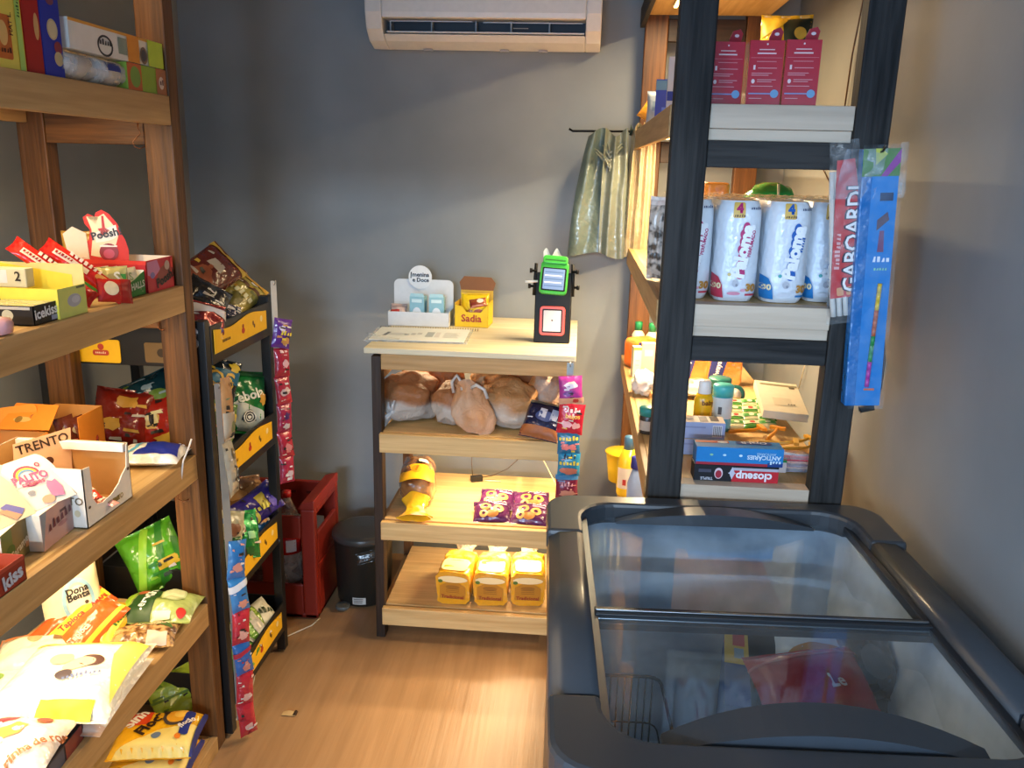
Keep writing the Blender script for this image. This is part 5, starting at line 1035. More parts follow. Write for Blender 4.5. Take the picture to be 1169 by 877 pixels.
sbag('blue snack bag at the far end of the second tray', 293, 470, -.985, .12, .16, .045, '20508c', [('r', -.6, -.5, .4, -.1, 'b8c4d0'), ('e', .3, .3, .4, .3, 'b8924a'), ('r', .3, -.9, .9, -.4, 'c8bc4a')], (.7, -.5, .5), -30, 109)
sbag('small green and yellow snack bag at the front of the second tray', 248, 486, -.945, .085, .13, .04, '5a7f3a', [('p', [(-1, .5), (1, .2), (1, .5), (-1, .85)], 'd8c048'), ('e', 0, -.1, .5, .25, 'b07a3a'), ('e', .2, -.6, .5, .2, '2f4c8a'), ('e', -.3, .3, .25, .12, 'a83a2a')], (.8, -.55, .3), -24, 110)
sbag('red snack bag with gold chips near the wall in the second tray', 140, 478, -1.22, .15, .16, .05, '8a2418', [('e', .2, .5, .5, .25, 'd09a3c'), ('e', -.2, -.3, .4, .25, 'd8a848'), ('r', -.9, -.95, -.4, -.3, '3a1a14')], (.3, -.85, .45), -10, 111)
sbag('red snack bag with black round badge beside the wood post', 172, 484, -1.16, .15, .15, .05, 'a5281c', [('e', .1, 0, .32, .3, 'd8b060'), ('e', .1, 0, .27, .24, '241a16'), ('w', '~2', .1, 0, .25, 'e8d8a0'), ('e', .4, -.7, .4, .2, 'd8b048')], (.35, -.85, .4), 12, 112)
sbag('dark teal snack bag on top of the red ones in the second tray', 170, 455, -1.18, .16, .12, .05, '1b4048', [('e', .3, -.3, .4, .3, '6a8a30'), ('e', .1, .2, .2, .15, '9ab0b4')], (.3, -.75, .6), 25, 113)
# third tray
sbag('brown cookie bag at the back of the third tray', 272, 571, -1.03, .16, .14, .05, '7a5432', [('e', -.3, .1, .4, .3, 'a87c48'), ('e', .4, .2, .4, .3, '8f6638'), ('r', -1, -1, 1, -.6, '2e2140')], (.7, -.5, .55), -8, 114)
sbag('violet snack bag at the far end of the third tray', 290, 580, -.97, .10, .17, .05, '3a2f8c', [('r', -.6, -.1, .4, .3, 'b8a83c'), ('w', '~5', .2, -.2, .25, 80, .03, 'e0d860'), ('e', .3, .5, .4, .2, '6a58b8')], (.7, -.5, .55), -72, 115)
sbag('shiny green snack bag at the front of the third tray', 270, 612, -.945, .12, .14, .05, '229a4c', [('e', -.35, .25, .4, .3, '7a4a34'), ('ring', -.3, .25, .3, .22, .7, 'd8c8a8'), ('r', .1, -.2, .5, .1, '9ad8a0'), ('e', .1, -.7, .4, .2, '2a6a34')], (.8, -.5, .4), -12, 116, 'foil')
sbag('blue snack bag behind the shiny green one in the third tray', 296, 604, -.955, .07, .13, .04, '1f62a8', [('e', 0, .4, .6, .2, 'd8a060'), ('e', 0, -.4, .5, .15, '10406c')], (.75, -.5, .45), 10, 117, 'foil')
sbag('cream cookie snack bag at the near end of the third tray', 256, 607, -.96, .10, .12, .04, 'a8a488', [('e', .1, .1, .5, .35, '7a4a30'), ('e', -.4, .5, .3, .2, '3f6fa8')], (.8, -.55, .3), -20, 118)
sbag('dark green snack bag at the bottom of the third tray', 254, 634, -.94, .10, .09, .04, '1f5426', [('e', .2, .1, .5, .35, '2f7434')], (.85, -.5, .2), -10, 119)
sbag('big lime green striped snack bag seen under the third wooden deck', 178, 636, -1.10, .15, .17, .055, '58a528', [('p', [(-.2, -1), (.1, -1), (.7, 1), (.45, 1)], '2f7a24'), ('p', [(-.9, -.7), (-.7, -.9), (.2, .9), (-.05, 1)], '8fc83a'), ('p', [(.5, -1), (.75, -.9), (.95, .3), (.8, .4)], '2f7a24'), ('r', .0, -.45, .75, -.15, 'c8a830'), ('e', .1, -.28, .1, .08, '2a3a1a')], (.35, -.85, .4), 22, 120)
# bottom tray
sbag('upper green and white snack bag in the bottom tray', 287, 712, -.965, .09, .16, .04, '8aa83c', [('p', [(-1, 1), (1, 1), (1, .1), (-1, .3)], 'd8d4bc'), ('w', '~4', 0, .55, .3, 70, .03, '33401c'), ('e', 0, -.4, .5, .2, 'b8d060'), ('r', -1, -1, 1, -.85, 'e8ecd8')], (.6, -.35, .75), -78, 121)
sbag('middle green snack bag in the bottom tray', 277, 731, -.96, .09, .16, .04, '6a9a38', [('p', [(-1, 1), (1, 1), (1, .3), (-1, .5)], 'b8b4a8'), ('e', 0, -.3, .5, .25, '8ab84a')], (.65, -.4, .7), -72, 122)
sbag('nearest green snack bag slumped in the bottom tray', 268, 757, -.955, .10, .16, .05, '4f8f34', [('e', 0, .5, .5, .2, '8a7a4a'), ('p', [(-1, 0), (1, -.4), (1, .1), (-1, .3)], '7fb84a'), ('r', -1, .8, 1, 1, 'a8a8a0')], (.75, -.5, .45), -45, 123)
sbag('yellow green snack bag low behind the wood post', 206, 792, -1.06, .16, .14, .05, '9ab53c', [('p', [(-1, .1), (1, -.1), (1, .0), (-1, .2)], '5a7a24')], (.4, -.75, .5), 18, 124)
# packet strips on the snack rack posts
strip('white hanging strip of red sweet packets on the far snack rack post', (-.885, 2.352, 1.215), 6, .60, M('b9b7b0', 'plastic'), (.85, -.5, 0))
far = [(1.062, '5a2a86', [('e', -.2, .3, .4, .25, 'd8d0f0'), ('e', .2, -.5, .5, .28, 'b8864a'), ('w', '~4', .2, .0, .3, 'd8c040')], 'purple packet at the top of the far hanging strip'),
       (.975, 'a8283a', [('e', .2, -.1, .5, .3, 'd8a8a8')], 'red packet just under the purple one on the far hanging strip'), (.890, 'b03040', [('e', 0, -.1, .6, .3, 'c8a8a0')], 'red packet second under the purple one on the far hanging strip'),
       (.805, '9a2a48', [('e', .1, .1, .4, .3, '4a2a5a'), ('e', 0, -.6, .5, .2, 'b8aaa8')], 'dark pink packet halfway down the far hanging strip'), (.720, 'b02c3c', [('e', 0, -.2, .5, .3, 'c87a78')], 'red packet below the dark pink one on the far hanging strip'),
       (.640, 'a82c44', [('e', .1, -.3, .5, .3, 'c8b0b0'), ('r', -.2, -.8, .5, -.6, 'e0dcd8')], 'lowest red packet of the far hanging strip')]
for k, (z, c, art, lab) in enumerate(far):
    bag('sweet_bag', lab, 'packet', .062 if k == 0 else .052, .088, .018, c, art, facing((-.868 if k == 0 else -.872, 2.345, z), (.8, -.6, .08), -14 if k == 0 else (3, -3)[k % 2]), 'sweet packets on the far strip', seed=130+k, nu=12, nv=14)
strip('grey hanging strip of blue and red packets on the near snack rack post', (-.872, 1.914, 1.02), 8, .95, M('8f8a80', 'plastic'), (.75, -.66, 0))
near = [(.955, .052, .16, 'b98a5a', [('r', -1, -1, 1, -.1, 'a89c88'), ('e', .2, -.6, .5, .2, '6a7a58'), ('e', .3, -.85, .5, .1, '26323c')], 'tan snack packet at the top of the near hanging strip'),
        (.800, .052, .15, 'a8a08c', [('e', .5, -.35, .5, .32, '1d2a3c'), ('ring', .5, -.35, .4, .25, .8, 'e0e4e4'), ('e', .2, .5, .5, .2, '7a6a48')], 'grey snack packet second from the top of the near hanging strip'),
        (.545, .05, .105, '2f6fae', [('e', 0, -.4, .6, .3, 'c88a78')], 'upper blue packet on the near hanging strip'), (.445, .05, .10, '3478b4', [('e', .1, -.5, .6, .25, 'd0907a'), ('p', [(-1, .2), (1, .5), (1, .8), (-1, .6)], 'c8ccd4')], 'second blue packet on the near hanging strip'),
        (.350, .05, .10, 'b32a38', [('e', 0, -.4, .6, .3, 'd8a090')], 'upper red packet on the near hanging strip'), (.258, .05, .10, '2c62a4', [('e', .1, -.5, .5, .3, 'c88070'), ('p', [(-1, .1), (1, .4), (1, .6), (-1, .4)], 'a82c3c')], 'third blue packet down the near hanging strip'),
        (.165, .05, .10, 'b02834', [('e', 0, -.45, .6, .25, 'd8a898')], 'lower red packet on the near hanging strip'), (.070, .05, .105, 'ae2632', [('e', 0, -.45, .55, .25, 'd0a090'), ('p', [(-.3, -1), (.3, -1), (0, -.8)], '8a1a24')], 'lowest red packet of the near hanging strip')]
for k, (z, w, h, c, art, lab) in enumerate(near):
    bag('sweet_bag', lab, 'packet', w, h, .018, c, art, facing((-.862, 1.925 if k > 1 else 1.918, z), (.75, -.66, .05) if k > 1 else (1, -.02, .05), (-6, 5, -8, 4, -5, 4, -4, 3)[k]), 'packets on the near strip', seed=140+k, nu=12, nv=14)
# cable on the floor
m = MB(); pts = [A(*p, z=.004) for p in ((250, 838), (268, 824), (284, 800), (290, 775), (293, 748), (310, 735), (338, 722), (356, 714), (365, 706))]
m.tube(pts, .0025, M('c9c2b4', 'plastic'), 6); tag(m.build('floor_cable', None), 'thin white cable lying on the floor along the snack rack', 'cable')
p = A(330, 816, z=0); m = MB(); m.surf(lambda a, b: (p.x-.02+.04*a, p.y-.008+.016*b, .002+.006*math.sin(a*3)*b), 8, 3, M('c2a06a', 'paper')); m.surf(lambda a, b: (p.x+.012+.012*a, p.y-.006+.016*b, .004+.006*math.sin(a*3)*b), 4, 3, M('3a2a1c', 'paper'))
tag(m.build('paper_scrap', None), 'small torn paper scrap lying on the wooden floor', 'scrap')

# ------------------------------------------------------------------ right shelving: top deck
ZA, ZB, ZC, ZD = 1.6775, 1.2905, .9005, .5105
rart = {'-y': [('e', 0, .88, .05, .03, 'f0dcdc'), ('r', -.45, .70, .45, .73, 'e8c8c8'), ('r', -.55, .58, .55, .62, 'f0dada'), ('r', -.9, .46, .9, .47, 'd88a90'), ('r', -.55, .34, .6, .36, 'd88a90'), ('r', -.72, .1, -.6, .24, 'f0d8d8'), ('r', -.45, .14, .65, .16, 'e0a8ac'), ('r', -.8, -.02, .4, 0, 'e0a8ac'), ('r', -.8, -.08, .2, -.06, 'e0a8ac'), ('e', -.68, -.26, .1, .07, 'f0d8d8'), ('r', -.45, -.22, .65, -.2, 'e0a8ac'), ('r', -.45, -.28, .4, -.26, 'e0a8ac'), ('r', -.8, -.42, .5, -.4, 'e0a8ac'), ('r', -.9, -.66, .6, -.62, '8f9cc8'), ('e', .62, -.64, .24, .13, '7aa9cf'), ('r', -.85, -.8, -.1, -.78, 'e0b0b4')]}
for i, (x, y, rz, lab) in enumerate(((.268, 1.790, 2, 'red hang-tab box right beside the dark front post on the upper right deck'), (.339, 1.765, -2, 'middle red hang-tab box of the front row on the upper right deck'), (.405, 1.752, -3, 'last red hang-tab box of the row, nearest the wall side'), (.215, 1.835, 4, 'red hang-tab box mostly hidden behind the dark front post'))):
    o = boxthing('bulb_box', lab, 'box', .064, .060, .118, 'c0283a', rart, {'+x': 'a01c2c'}, on(x, y, ZA, rz), 'red hang-tab boxes', kind='gloss')
    m = MB(); m.prism([(-.010, 0), (.012, 0), (.016, .022), (.010, .030), (-.004, .026), (-.010, .012)], -.0008, .0008, M('b02030', 'card'), 'y'); m.ink(facemap((.002, -.0008, .016), (1, 0, 0), (0, 0, 1)), ell(.002, .002, .0045, .003), 'f0dada'); m.build('hang_tab', o, 0, Matrix.Translation((.020, .024, .1185)) @ Matrix.Rotation(R(8), 4, 'X'))
bag('coffee_bag', 'yellow and dark green bag standing behind the red boxes', 'bag', .13, .215, .06, 'd9a821', [('p', [(-.1, .2), (1, .1), (1, .9), (-.2, .85)], '1c2a20'), ('p', [(-1, .4), (-.2, .7), (.2, .95), (-.9, .95)], 'e0b02c'), ('e', .5, .5, .25, .15, 'd8b848'), ('e', -.2, -.4, .5, .3, 'b87a1c')], facing((.505, 2.37, ZA+.055), (-.1, -1, .12), 0), seed=160, stand=True)
boxthing('blue_box', 'dark blue box on the upper right deck behind the front post', 'box', .05, .06, .11, '27348f', {'-y': [('r', -1, .5, 1, .95, '4a6a86'), ('r', -.3, -.7, .3, -.3, '4f62b8')], '-x': [('r', -1, .55, 1, 1, '3f5c74')]}, {}, on(.212, 2.42, ZA, -8))
boxthing('white_box', 'white and blue printed box between the dark blue box and the front post', 'box', .045, .06, .15, 'd0d0cc', {'-y': [('r', -1, -.95, 1, -.5, 'c8ccd8'), ('r', -.6, -.9, .6, -.55, '6f7ec0'), ('r', -1, -.4, .4, -.1, '2d3a90')]}, {}, on(.225, 2.28, ZA, -4))
bag('seasoning_bag', 'small orange and green packet at the far end of the upper right deck', 'packet', .09, .07, .03, 'd8922e', [('p', [(.1, -.1), (1, -.3), (1, .9), (-.1, .8)], '1f3d28'), ('e', .5, .2, .2, .2, 'c8d0c0')], facing((.205, 2.62, ZA+.035), (-.2, -.9, .3), -30), seed=161)
bag('grey_bag', 'pale grey printed packet behind the dark blue box on the upper right deck', 'packet', .08, .09, .04, 'a8b0b4', [('r', -.6, -.3, .6, .3, '7a8a94')], facing((.21, 2.53, ZA+.045), (-.1, -1, .1), 0), seed=162)
# ---- paper rolls deck
def rollpack(x, y, col, lab, rz=0, rear=False):
    """shrink-wrapped block of rolls, two by two, two high"""
    w, d, h = .093, .17, .205
    o = empty('paper_roll_pack', lab, 'paper rolls', (x, y, ZB), rz, 'white packs of paper rolls')
    def fn(a, b):
        t = a*2*math.pi; cu, su = math.cos(t), math.sin(t); e = .55
        k = 1-.16*abs(2*b-1)**9
        return V((w/2*math.copysign(abs(cu)**e, cu)*k, d/2*math.copysign(abs(su)**.45, su)*k, h*b))
    m = MB(); PW = M('dde3ea', 'film', .3)
    m.surf(fn, 80, 22, PW); m.add([fn(i/40, 1) for i in range(40)], [list(range(40))], M('eae4d4', 'film'), True); m.add([fn(i/40, 0) for i in range(40)], [list(range(40))[::-1]], PW, True)
    def pr(x_, z_, k):
        u = max(-.99, min(.99, 2*x_/w)); t = -math.acos(abs(u)**(1/.55))  # front half
        f = fn(0, (z_+h/2)/h); kk = abs(f.x)/(w/2)
        return V((x_*kk, -d/2*abs(math.sin(math.acos(min(1, abs(u)**(1/.55)))))**.45*kk-.0016-k*1.4, z_+h/2))
    A_, B_ = ('b8246a', 'c43a50') if col == 'pink' else ('1f5fb0', '2478b8')
    art = [('rr', -.12, .82, .26, .15, .03, 'e0b860'), ('w', '4', -.1, .85, .27, 0, .06, A_), ('w', '~5', -.1, .71, .09, 0, .03, '6a4a20'), ('w', '~5', .62, .86, .09, 0, .02, '3a4a70')]
    for zz, rx in ((-.42, .2), (-.26, .24), (-.1, .2), (.06, .26), (.22, .22), (.36, .24), (.48, .16)): art.append(('e', .18+.12*zz, zz, rx, .115, A_))
    art += [('w', 'Paloma', .17, .02, .40, 82, .06, 'f2f4f8'), ('w', 'PERFUMADO' if col == 'pink' else '~6', .50, .18, .10, 82, .03, A_), ('p', [(-1, -.92), (-.55, -.92), (-.62, -.66), (-.78, -.5), (-1, -.44)], B_), ('w', '30', -.84, -.68, .17, 0, .05, 'f0dcae'),
            ('w', '30', .62, -.70, .22, 0, .06, 'b8823a'), ('r', .42, -.86, .85, -.82, B_), ('e', -.05, -.62, .15, .07, 'b9bcc6'), ('e', .0, -.65, .05, .03, '8a8f9c'), ('e', -.35, -.44, .08, .035, 'd8c078' if col == 'pink' else '4aa8a8'), ('e', .3, -.75, .12, .03, 'd8a0b0' if col == 'pink' else 'c8ccd4'), ('e', -.1, -.82, .3, .035, 'd890a4' if col == 'pink' else 'd4d8e0')]
    printart(m, pr, w, h, art, .006)
    m.build('wrapper', o)
    t = MB(); t.surf(lambda a, b: V((w*.46*(2*a-1), d*.46*(2*b-1), h+.002+.005*noise.noise(V((a*6+x*30, b*6, y*9)))+.003)), 12, 14, clear('topfilm', 'f4ecd8', .45)); t.build('top_film', o)
    return o
pk = [(.228, 1.850, 'pink', 'pink printed paper roll pack partly behind the dark front post'), (.323, 1.832, 'pink', 'pink printed paper roll pack fully in view next to a blue one'), (.420, 1.832, 'blue', 'blue printed paper roll pack fully in view next to a pink one'), (.517, 1.862, 'blue', 'blue printed paper roll pack partly behind the hanging red candle pack'),
      (.240, 2.035, 'pink', 'paper roll pack in the second row behind the dark front post'), (.335, 2.02, 'pink', 'paper roll pack in the second row behind the pink one in full view'), (.432, 2.02, 'blue', 'paper roll pack in the second row behind the blue one in full view'), (.53, 2.05, 'blue', 'paper roll pack in the second row nearest the wall')]
for x, y, c, lab in pk: rollpack(x, y, c, lab, (1, -1, 2, -3, 0, 1, -1, 0)[pk.index((x, y, c, lab))])
m = MB(); m.blob((0, 0, .118), (.062, .06, .118), blotch('greenpack', '1f8a3c', '46b85c', 14, 'film', .45, .65), .08, 2, 3, 4, .6, None, .97); m.tube([(.01, -.056, .05), (.012, -.063, .17), (.01, -.05, .235)], .003, M('cfd8b8', 'plastic'), 6)
tag(m.build('green_pack', None, 0, on(.462, 2.18, ZB)), 'bright green wrapped pack behind the paper rolls', 'pack')
m = MB(); m.prism(rrect(0, 0, .06, .07, .012), 0, .235, blotch('orangepack', 'e8862a', 'f0a850', 10, 'film', .4, .7), 'z')
tag(m.build('orange_pack', None, .006, on(.33, 2.18, ZB)), 'bright orange pack behind the paper rolls beside the front post', 'pack')
bag('grey_package', 'grey mottled soft package standing left of the front post', 'package', .05, .20, .045, blotch('mottle', 'c8c4bc', '4a4844', 40, 'film', .45, .6), [('r', -1, .8, 1, 1, 'e8e4e0')], facing((.196, 2.08, ZB+.002), (-.5, -.85, 0), 0), seed=163, stand=True, low=.5)
# ---- toiletries deck
pa = [('r', -.98, .2, -.2, .85, 'c0402c'), ('e', -.35, .45, .12, .25, 'e8ecf0'), ('rr', .38, .45, .42, .42, .05, '1c4a90'), ('w', 'Oral-B', .38, .45, .11, 180, .03, 'e8eef4')]
o = boxthing('toothpaste_box', 'blue toothpaste box lying on top of the black and red one', 'box', .185, .048, .040, '1f7fc0', {'-y': [('r', -1, -1, .65, -.7, 'a82a3a'), ('r', .65, -1, 1, -.55, '1a3f80'), ('e', -.65, .15, .04, .12, '8fc8a0'), ('e', -.35, .15, .04, .12, 'bfe0ec'), ('e', .02, .15, .04, .14, 'cfe6f0'), ('w', 'ANTICÁRIES', .55, .05, .07, 180, .03, 'd4e6f4'), ('w', 'ANTICÁRIES', .6, .45, .04, 180, .02, 'a8d0ec'), ('w', '~4', .82, -.45, .06, 180, .02, 'd4e6f4')],
      '+z': pa}, {'+z': '2f8fd0'}, on(.360, 1.758, ZC+.0375, 1))
o = boxthing('toothpaste_box', 'black and red toothpaste box with upside down lettering on the end board', 'box', .180, .046, .036, '1a1a1f', {'-y': [('r', -.1, -1, 1, .45, 'c42330'), ('r', -.1, .45, 1, .8, 'b8b4c0'), ('w', 'closeup', .42, -.25, .14, 180, .035, 'f0ecf0'), ('e', -.42, 0, .10, .7, 'e0c8d0'), ('e', -.42, -.1, .075, .5, 'a82a3c'), ('p', [(-.1, .9), (-.04, .2), (.0, .1), (-.04, 0), (-.1, -.7), (-.16, 0), (-.2, .1), (-.16, .2)], 'c8c8d8'), ('w', 'TRIPLE', -.7, -.65, .05, 180, .02, 'c8c8d0'), ('r', -.9, .1, -.6, .5, '4a4a5a')]}, {}, on(.356, 1.758, ZC, 1))
boxthing('toothpaste_box', 'red and green toothpaste box lying behind the blue one', 'box', .19, .045, .034, 'b8342c', {'-y': [('r', -1, .0, 1, 1, '2f8a4c'), ('r', .6, -1, 1, .4, 'd8c8c4')], '+z': [('w', 'Colgate', 0, 0, .13, 180, .03, 'e8d8d4')]}, {'+z': 'c03a30'}, on(.385, 1.830, ZC, 1))
bart = {'-y': [('r', .55, -.75, .9, .7, 'e8eaf2'), ('r', -.9, .3, .3, .5, '8f9ac8')]+[('r', .58+k*.05, -.6, .60+k*.05, .6, '3a3f5a') for k in range(6)], '+z': [('r', .1, -.8, .4, .8, '8a8a90'), ('r', .5, -.5, .8, .9, '3c3a40'), ('r', -.8, -.3, -.1, .2, 'a8acb8')]}
boxthing('soap_box', 'lower pale blue and white carton behind the toothpaste', 'box', .13, .055, .038, '9fb0dc', bart, {'+z': 'ded8d0', '+x': '33323c'}, on(.290, 1.93, ZC, 2), 'pale blue cartons behind the toothpaste')
boxthing('soap_box', 'upper pale blue and white carton stacked behind the toothpaste', 'box', .13, .055, .040, 'a4b4de', bart, {'+z': 'e4ded6', '+x': '33323c'}, on(.292, 1.935, ZC+.039, 0), 'pale blue cartons behind the toothpaste')
def bot(lab, x, y, prof, col, cap, capprof, band=None, word=None, group=None, n=24, sy=.75, rz=0, name='shampoo_bottle', z=ZC):
    o = empty(name, lab, 'bottle', (x, y, z), rz, group); S = Matrix.Diagonal((1, sy, 1, 1))
    m = MB(); m.lathe(prof, M(col, 'gloss', .25), n, S); r = prof[2][0]
    cf = lambda a, b, k: V(((r+k)*math.sin(a/r), -(r+k)*sy*math.cos(a/r), b))
    if band: m.ink(cf, [(-r*1.2, band[0]), (r*1.2, band[0]), (r*1.2, band[1]), (-r*1.2, band[1])], band[2], 1, .006)
    if band and len(band) > 3: m.ink(cf, [(-r*.5, band[0]+.012), (-r*.15, band[0]+.012), (-r*.15, band[0]+.032), (-r*.5, band[0]+.032)], band[3], 2, .006)
    if word: m.word(cf, word[0], word[3] if len(word) > 3 else 0, word[1], word[2], word[4] if len(word) > 4 else '7a3a10', 0, .03)
    m.build('body', o); MB().lathe(capprof, M(cap, 'plastic', .35), n, S).build('cap', o); return o
bot('yellow shampoo bottle with white cap on the toiletries deck', .332, 2.10, [(.020, 0), (.024, .006), (.024, .085), (.018, .100)], 'edb91c', 'e4e2dc', [(.0165, .100), (.017, .102), (.016, .130), (.013, .135)], None, ('baby', .078, .018, .010))
bot('cyan capped bottle with white label beside the yellow one', .382, 2.115, [(.024, 0), (.026, .005), (.026, .080), (.026, .092)], '5fb4d0', '4cc0c0', [(.027, .092), (.027, .118), (.024, .122)], (.035, .09, 'd9e4e8', '5a6068'), None, sy=.9)
bot('dark blue bottle half behind the dark front post on the toiletries deck', .258, 2.14, [(.024, 0), (.026, .005), (.026, .12), (.024, .15)], '1c3a74', '25457f', [(.02, .15), (.02, .19), (.017, .195)])
bot('teal jar on its side board edge left of the front post', .190, 2.06, [(.020, 0), (.022, .004), (.022, .045), (.021, .048)], '3a3430', '1f8a84', [(.0235, .048), (.0235, .066), (.021, .069)], (.01, .035, 'b8a898'), None, sy=1, name='cream_jar')
bot('dark green jar peeking out beside the front post', .255, 2.04, [(.022, 0), (.024, .004), (.024, .05), (.023, .053)], '1c4038', '2a8f86', [(.025, .053), (.025, .075), (.022, .078)], None, None, sy=1, name='cream_jar')
for i, (x, y, z) in enumerate(((.43, 2.41, 0), (.445, 2.375, 0))):
    if i: o = MB().lathe([(.026, -.011), (.028, -.009), (.028, .009), (.026, .011)], M('1f5c50', 'plastic'), 26); o.lathe([(.020, .0112), (.0, .0115)], M('d8d0c0', 'paper'), 20); tag(o.build('soap_tin', None, 0, facing((.462, 2.372, ZC+.029), (-.3, -.9, .1))), 'round dark green tin standing on edge behind the cyan capped bottle', 'tin')
    else: bot('dark green lidded jar behind the cyan capped bottle', .425, 2.42, [(.030, 0), (.033, .005), (.033, .04), (.032, .044)], '17423c', '23655c', [(.034, .044), (.034, .062), (.031, .066)], None, ('oo', .022, .016, 0, 'd0dcd4'), sy=1, name='cream_jar')
bag('wipes_packet', 'cream wipes packet lying behind the bottles', 'packet', .13, .12, .045, 'e6d8bc', [('w', 'baby', .1, .1, .2, '8a6a4a'), ('e', -.4, -.3, .25, .2, 'c8a070')], lying((.36, 2.46, ZC+.001), 5), seed=164)
def pads(lab, x, y, rz, seed):
    o = empty('pad_pack', lab, 'pack', (x, y, ZC), rz); m = MB(); m.prism(rrect(0, .05, .105, .10, .018), -.035, .035, blotch('padorange', 'e8742a', 'f09a52', 10, 'film', .45, .7), 'y')
    q = facemap((0, -.035, .05), (1, 0, 0), (0, 0, 1)); m.ink(q, [(-.05, -.03), (-.01, -.04), (.006, .03), (-.04, .045)], '28306e'); m.word(q, 'always', -.022, .0, .022, 'f0e0d8', 80, .03); m.build('wrapper', o, .004); return o
pads('orange pad pack with navy patch standing at the back of the toiletries deck', .470, 2.62, -8, 1); pads('orange pad pack behind the dark front post at the back', .375, 2.66, 0, 2)
pads('orange pad pack at the far left end of the toiletries deck', .225, 2.80, 30, 3)
boxthing('slim_box', 'slim pale yellow carton standing before the left orange pack', 'box', .026, .03, .10, 'ddd9b8', {'-y': [('r', -1, .8, 1, 1, 'b8c84a'), ('r', -.5, .1, .5, .14, '8a8a80'), ('r', -.5, -.2, .5, -.16, '8a8a80')]}, {}, on(.195, 2.66, ZC, 10))
boxthing('slim_box', 'pink and cream carton behind the slim pale yellow one', 'box', .045, .03, .105, 'e6b49a', {'-y': [('r', -.6, .2, .6, .6, 'f0d0c0')]}, {}, on(.235, 2.70, ZC, 4))
boxthing('slim_box', 'small lilac carton lying next to the white cotton bag', 'box', .05, .04, .03, 'c4b8d8', {'-y': [('r', -.6, -.3, .6, .3, '8f80b0')]}, {}, on(.235, 2.56, ZC, 6))
m = MB(); m.blob((0, 0, .035), (.035, .05, .037), M('ece8e2', 'film'), .35, 2.4, 6, 4, 1, None, .9); tag(m.build('cotton_bag', None, 0, on(.205, 2.44, ZC)), 'crumpled white bag of cotton on the left edge of the toiletries deck', 'bag')
for i, (x, y) in enumerate(((.215, 2.92), (.262, 2.90))):
    bot(('left', 'right')[i]+' green capped bottle at the far end of the toiletries deck', x, y, [(.02, 0), (.022, .006), (.022, .09), (.012, .105)], 'd8cfae', '1f7a4a', [(.013, .105), (.013, .132), (.011, .135)], group='green capped bottles', sy=1)
boxthing('dark_box', 'black box with white stripes beside the front post', 'box', .03, .05, .13, '1d1c1c', {'-y': [('p', [(-.6, -.6), (-.3, -.6), (.6, .6), (.3, .6)], 'b8b4a8'), ('r', -.6, .2, -.3, .8, 'a8a498')]}, {}, on(.243, 2.36, ZC, -5))
m = MB(); PR = 'ddd3b8'; o = empty('card_box', 'beige flat carton tilted on the sachets near the wall', 'box', T=frame((.553, 2.225, ZC+.046), (1, -.05, -.06), (.1, 1, .16)))
m = MB(); carton(m, .115, .20, .022, 'd6cbb0', {'+z': [('r', -.8, .72, .95, .84, '8a8062'), ('r', .55, .6, .8, .72, '5a523c'), ('rr', .0, -.35, .42, .25, .03, 'c8bda2'), ('w', '~3', .35, -.5, .12, '6a6250')]}); m.build('carton', o, .001)
sach = random.Random(5); k = 0
for r_ in range(4):
    for c_ in range(3):
        k += 1
        bag('seasoning_sachet', 'green and cream sachet, %s row from the front, %s in its row' % (('first', 'second', 'third', 'fourth')[r_], ('leftmost', 'middle', 'rightmost')[c_]), 'sachet', .05, .045, .010, ('d8cfa0', '4a8a3a')[(r_+c_) % 2], [('r', -1, -.3, 1, .4, ('4a8f3c', 'e0d8b0')[(r_+c_) % 2]), ('e', .1, .05, .3, .25, ('e8e0b8', 'b8382a')[(r_+c_) % 2])],
            frame((.425+.040*c_+.006*r_, 2.135+.048*r_, ZC+.008+.006*r_+.002*c_), (1, .1*sach.uniform(-1, 1), .05), (.25+sach.uniform(-.3, .3), 1, .3)), 'green and cream sachets', seed=170+k, nu=10, nv=10)
def razor(lab, x, y, z, rz, col='e8941e'):
    o = empty('razor', lab, 'razor', (x, y, ZC+z), rz, 'yellow disposable razors'); c = M(col, 'plastic')
    MB().tube([(-.045, 0, .006), (-.02, 0, .008), (.02, 0, .010), (.040, 0, .016)], [.004, .005, .0042, .0035], c, 8).build('handle', o)
    MB().box(.036, .048, -.02, .02, .012, .020, c).build('head', o, .001); return o
razor('orange razor lying across the sachets', .44, 2.075, .004, 12); razor('orange razor pointing at the wall behind the toothbrush pack', .50, 2.045, .006, 60); razor('yellow razor nearest the wall', .545, 2.0, .004, 20, 'e6b23c'); razor('yellow razor beside the toothbrush pack', .50, 1.985, .004, -10, 'e0b04a')
razor('yellow razor lying at the end of the razor row by the front right post', .535, 1.95, .004, 5, 'e2b044')
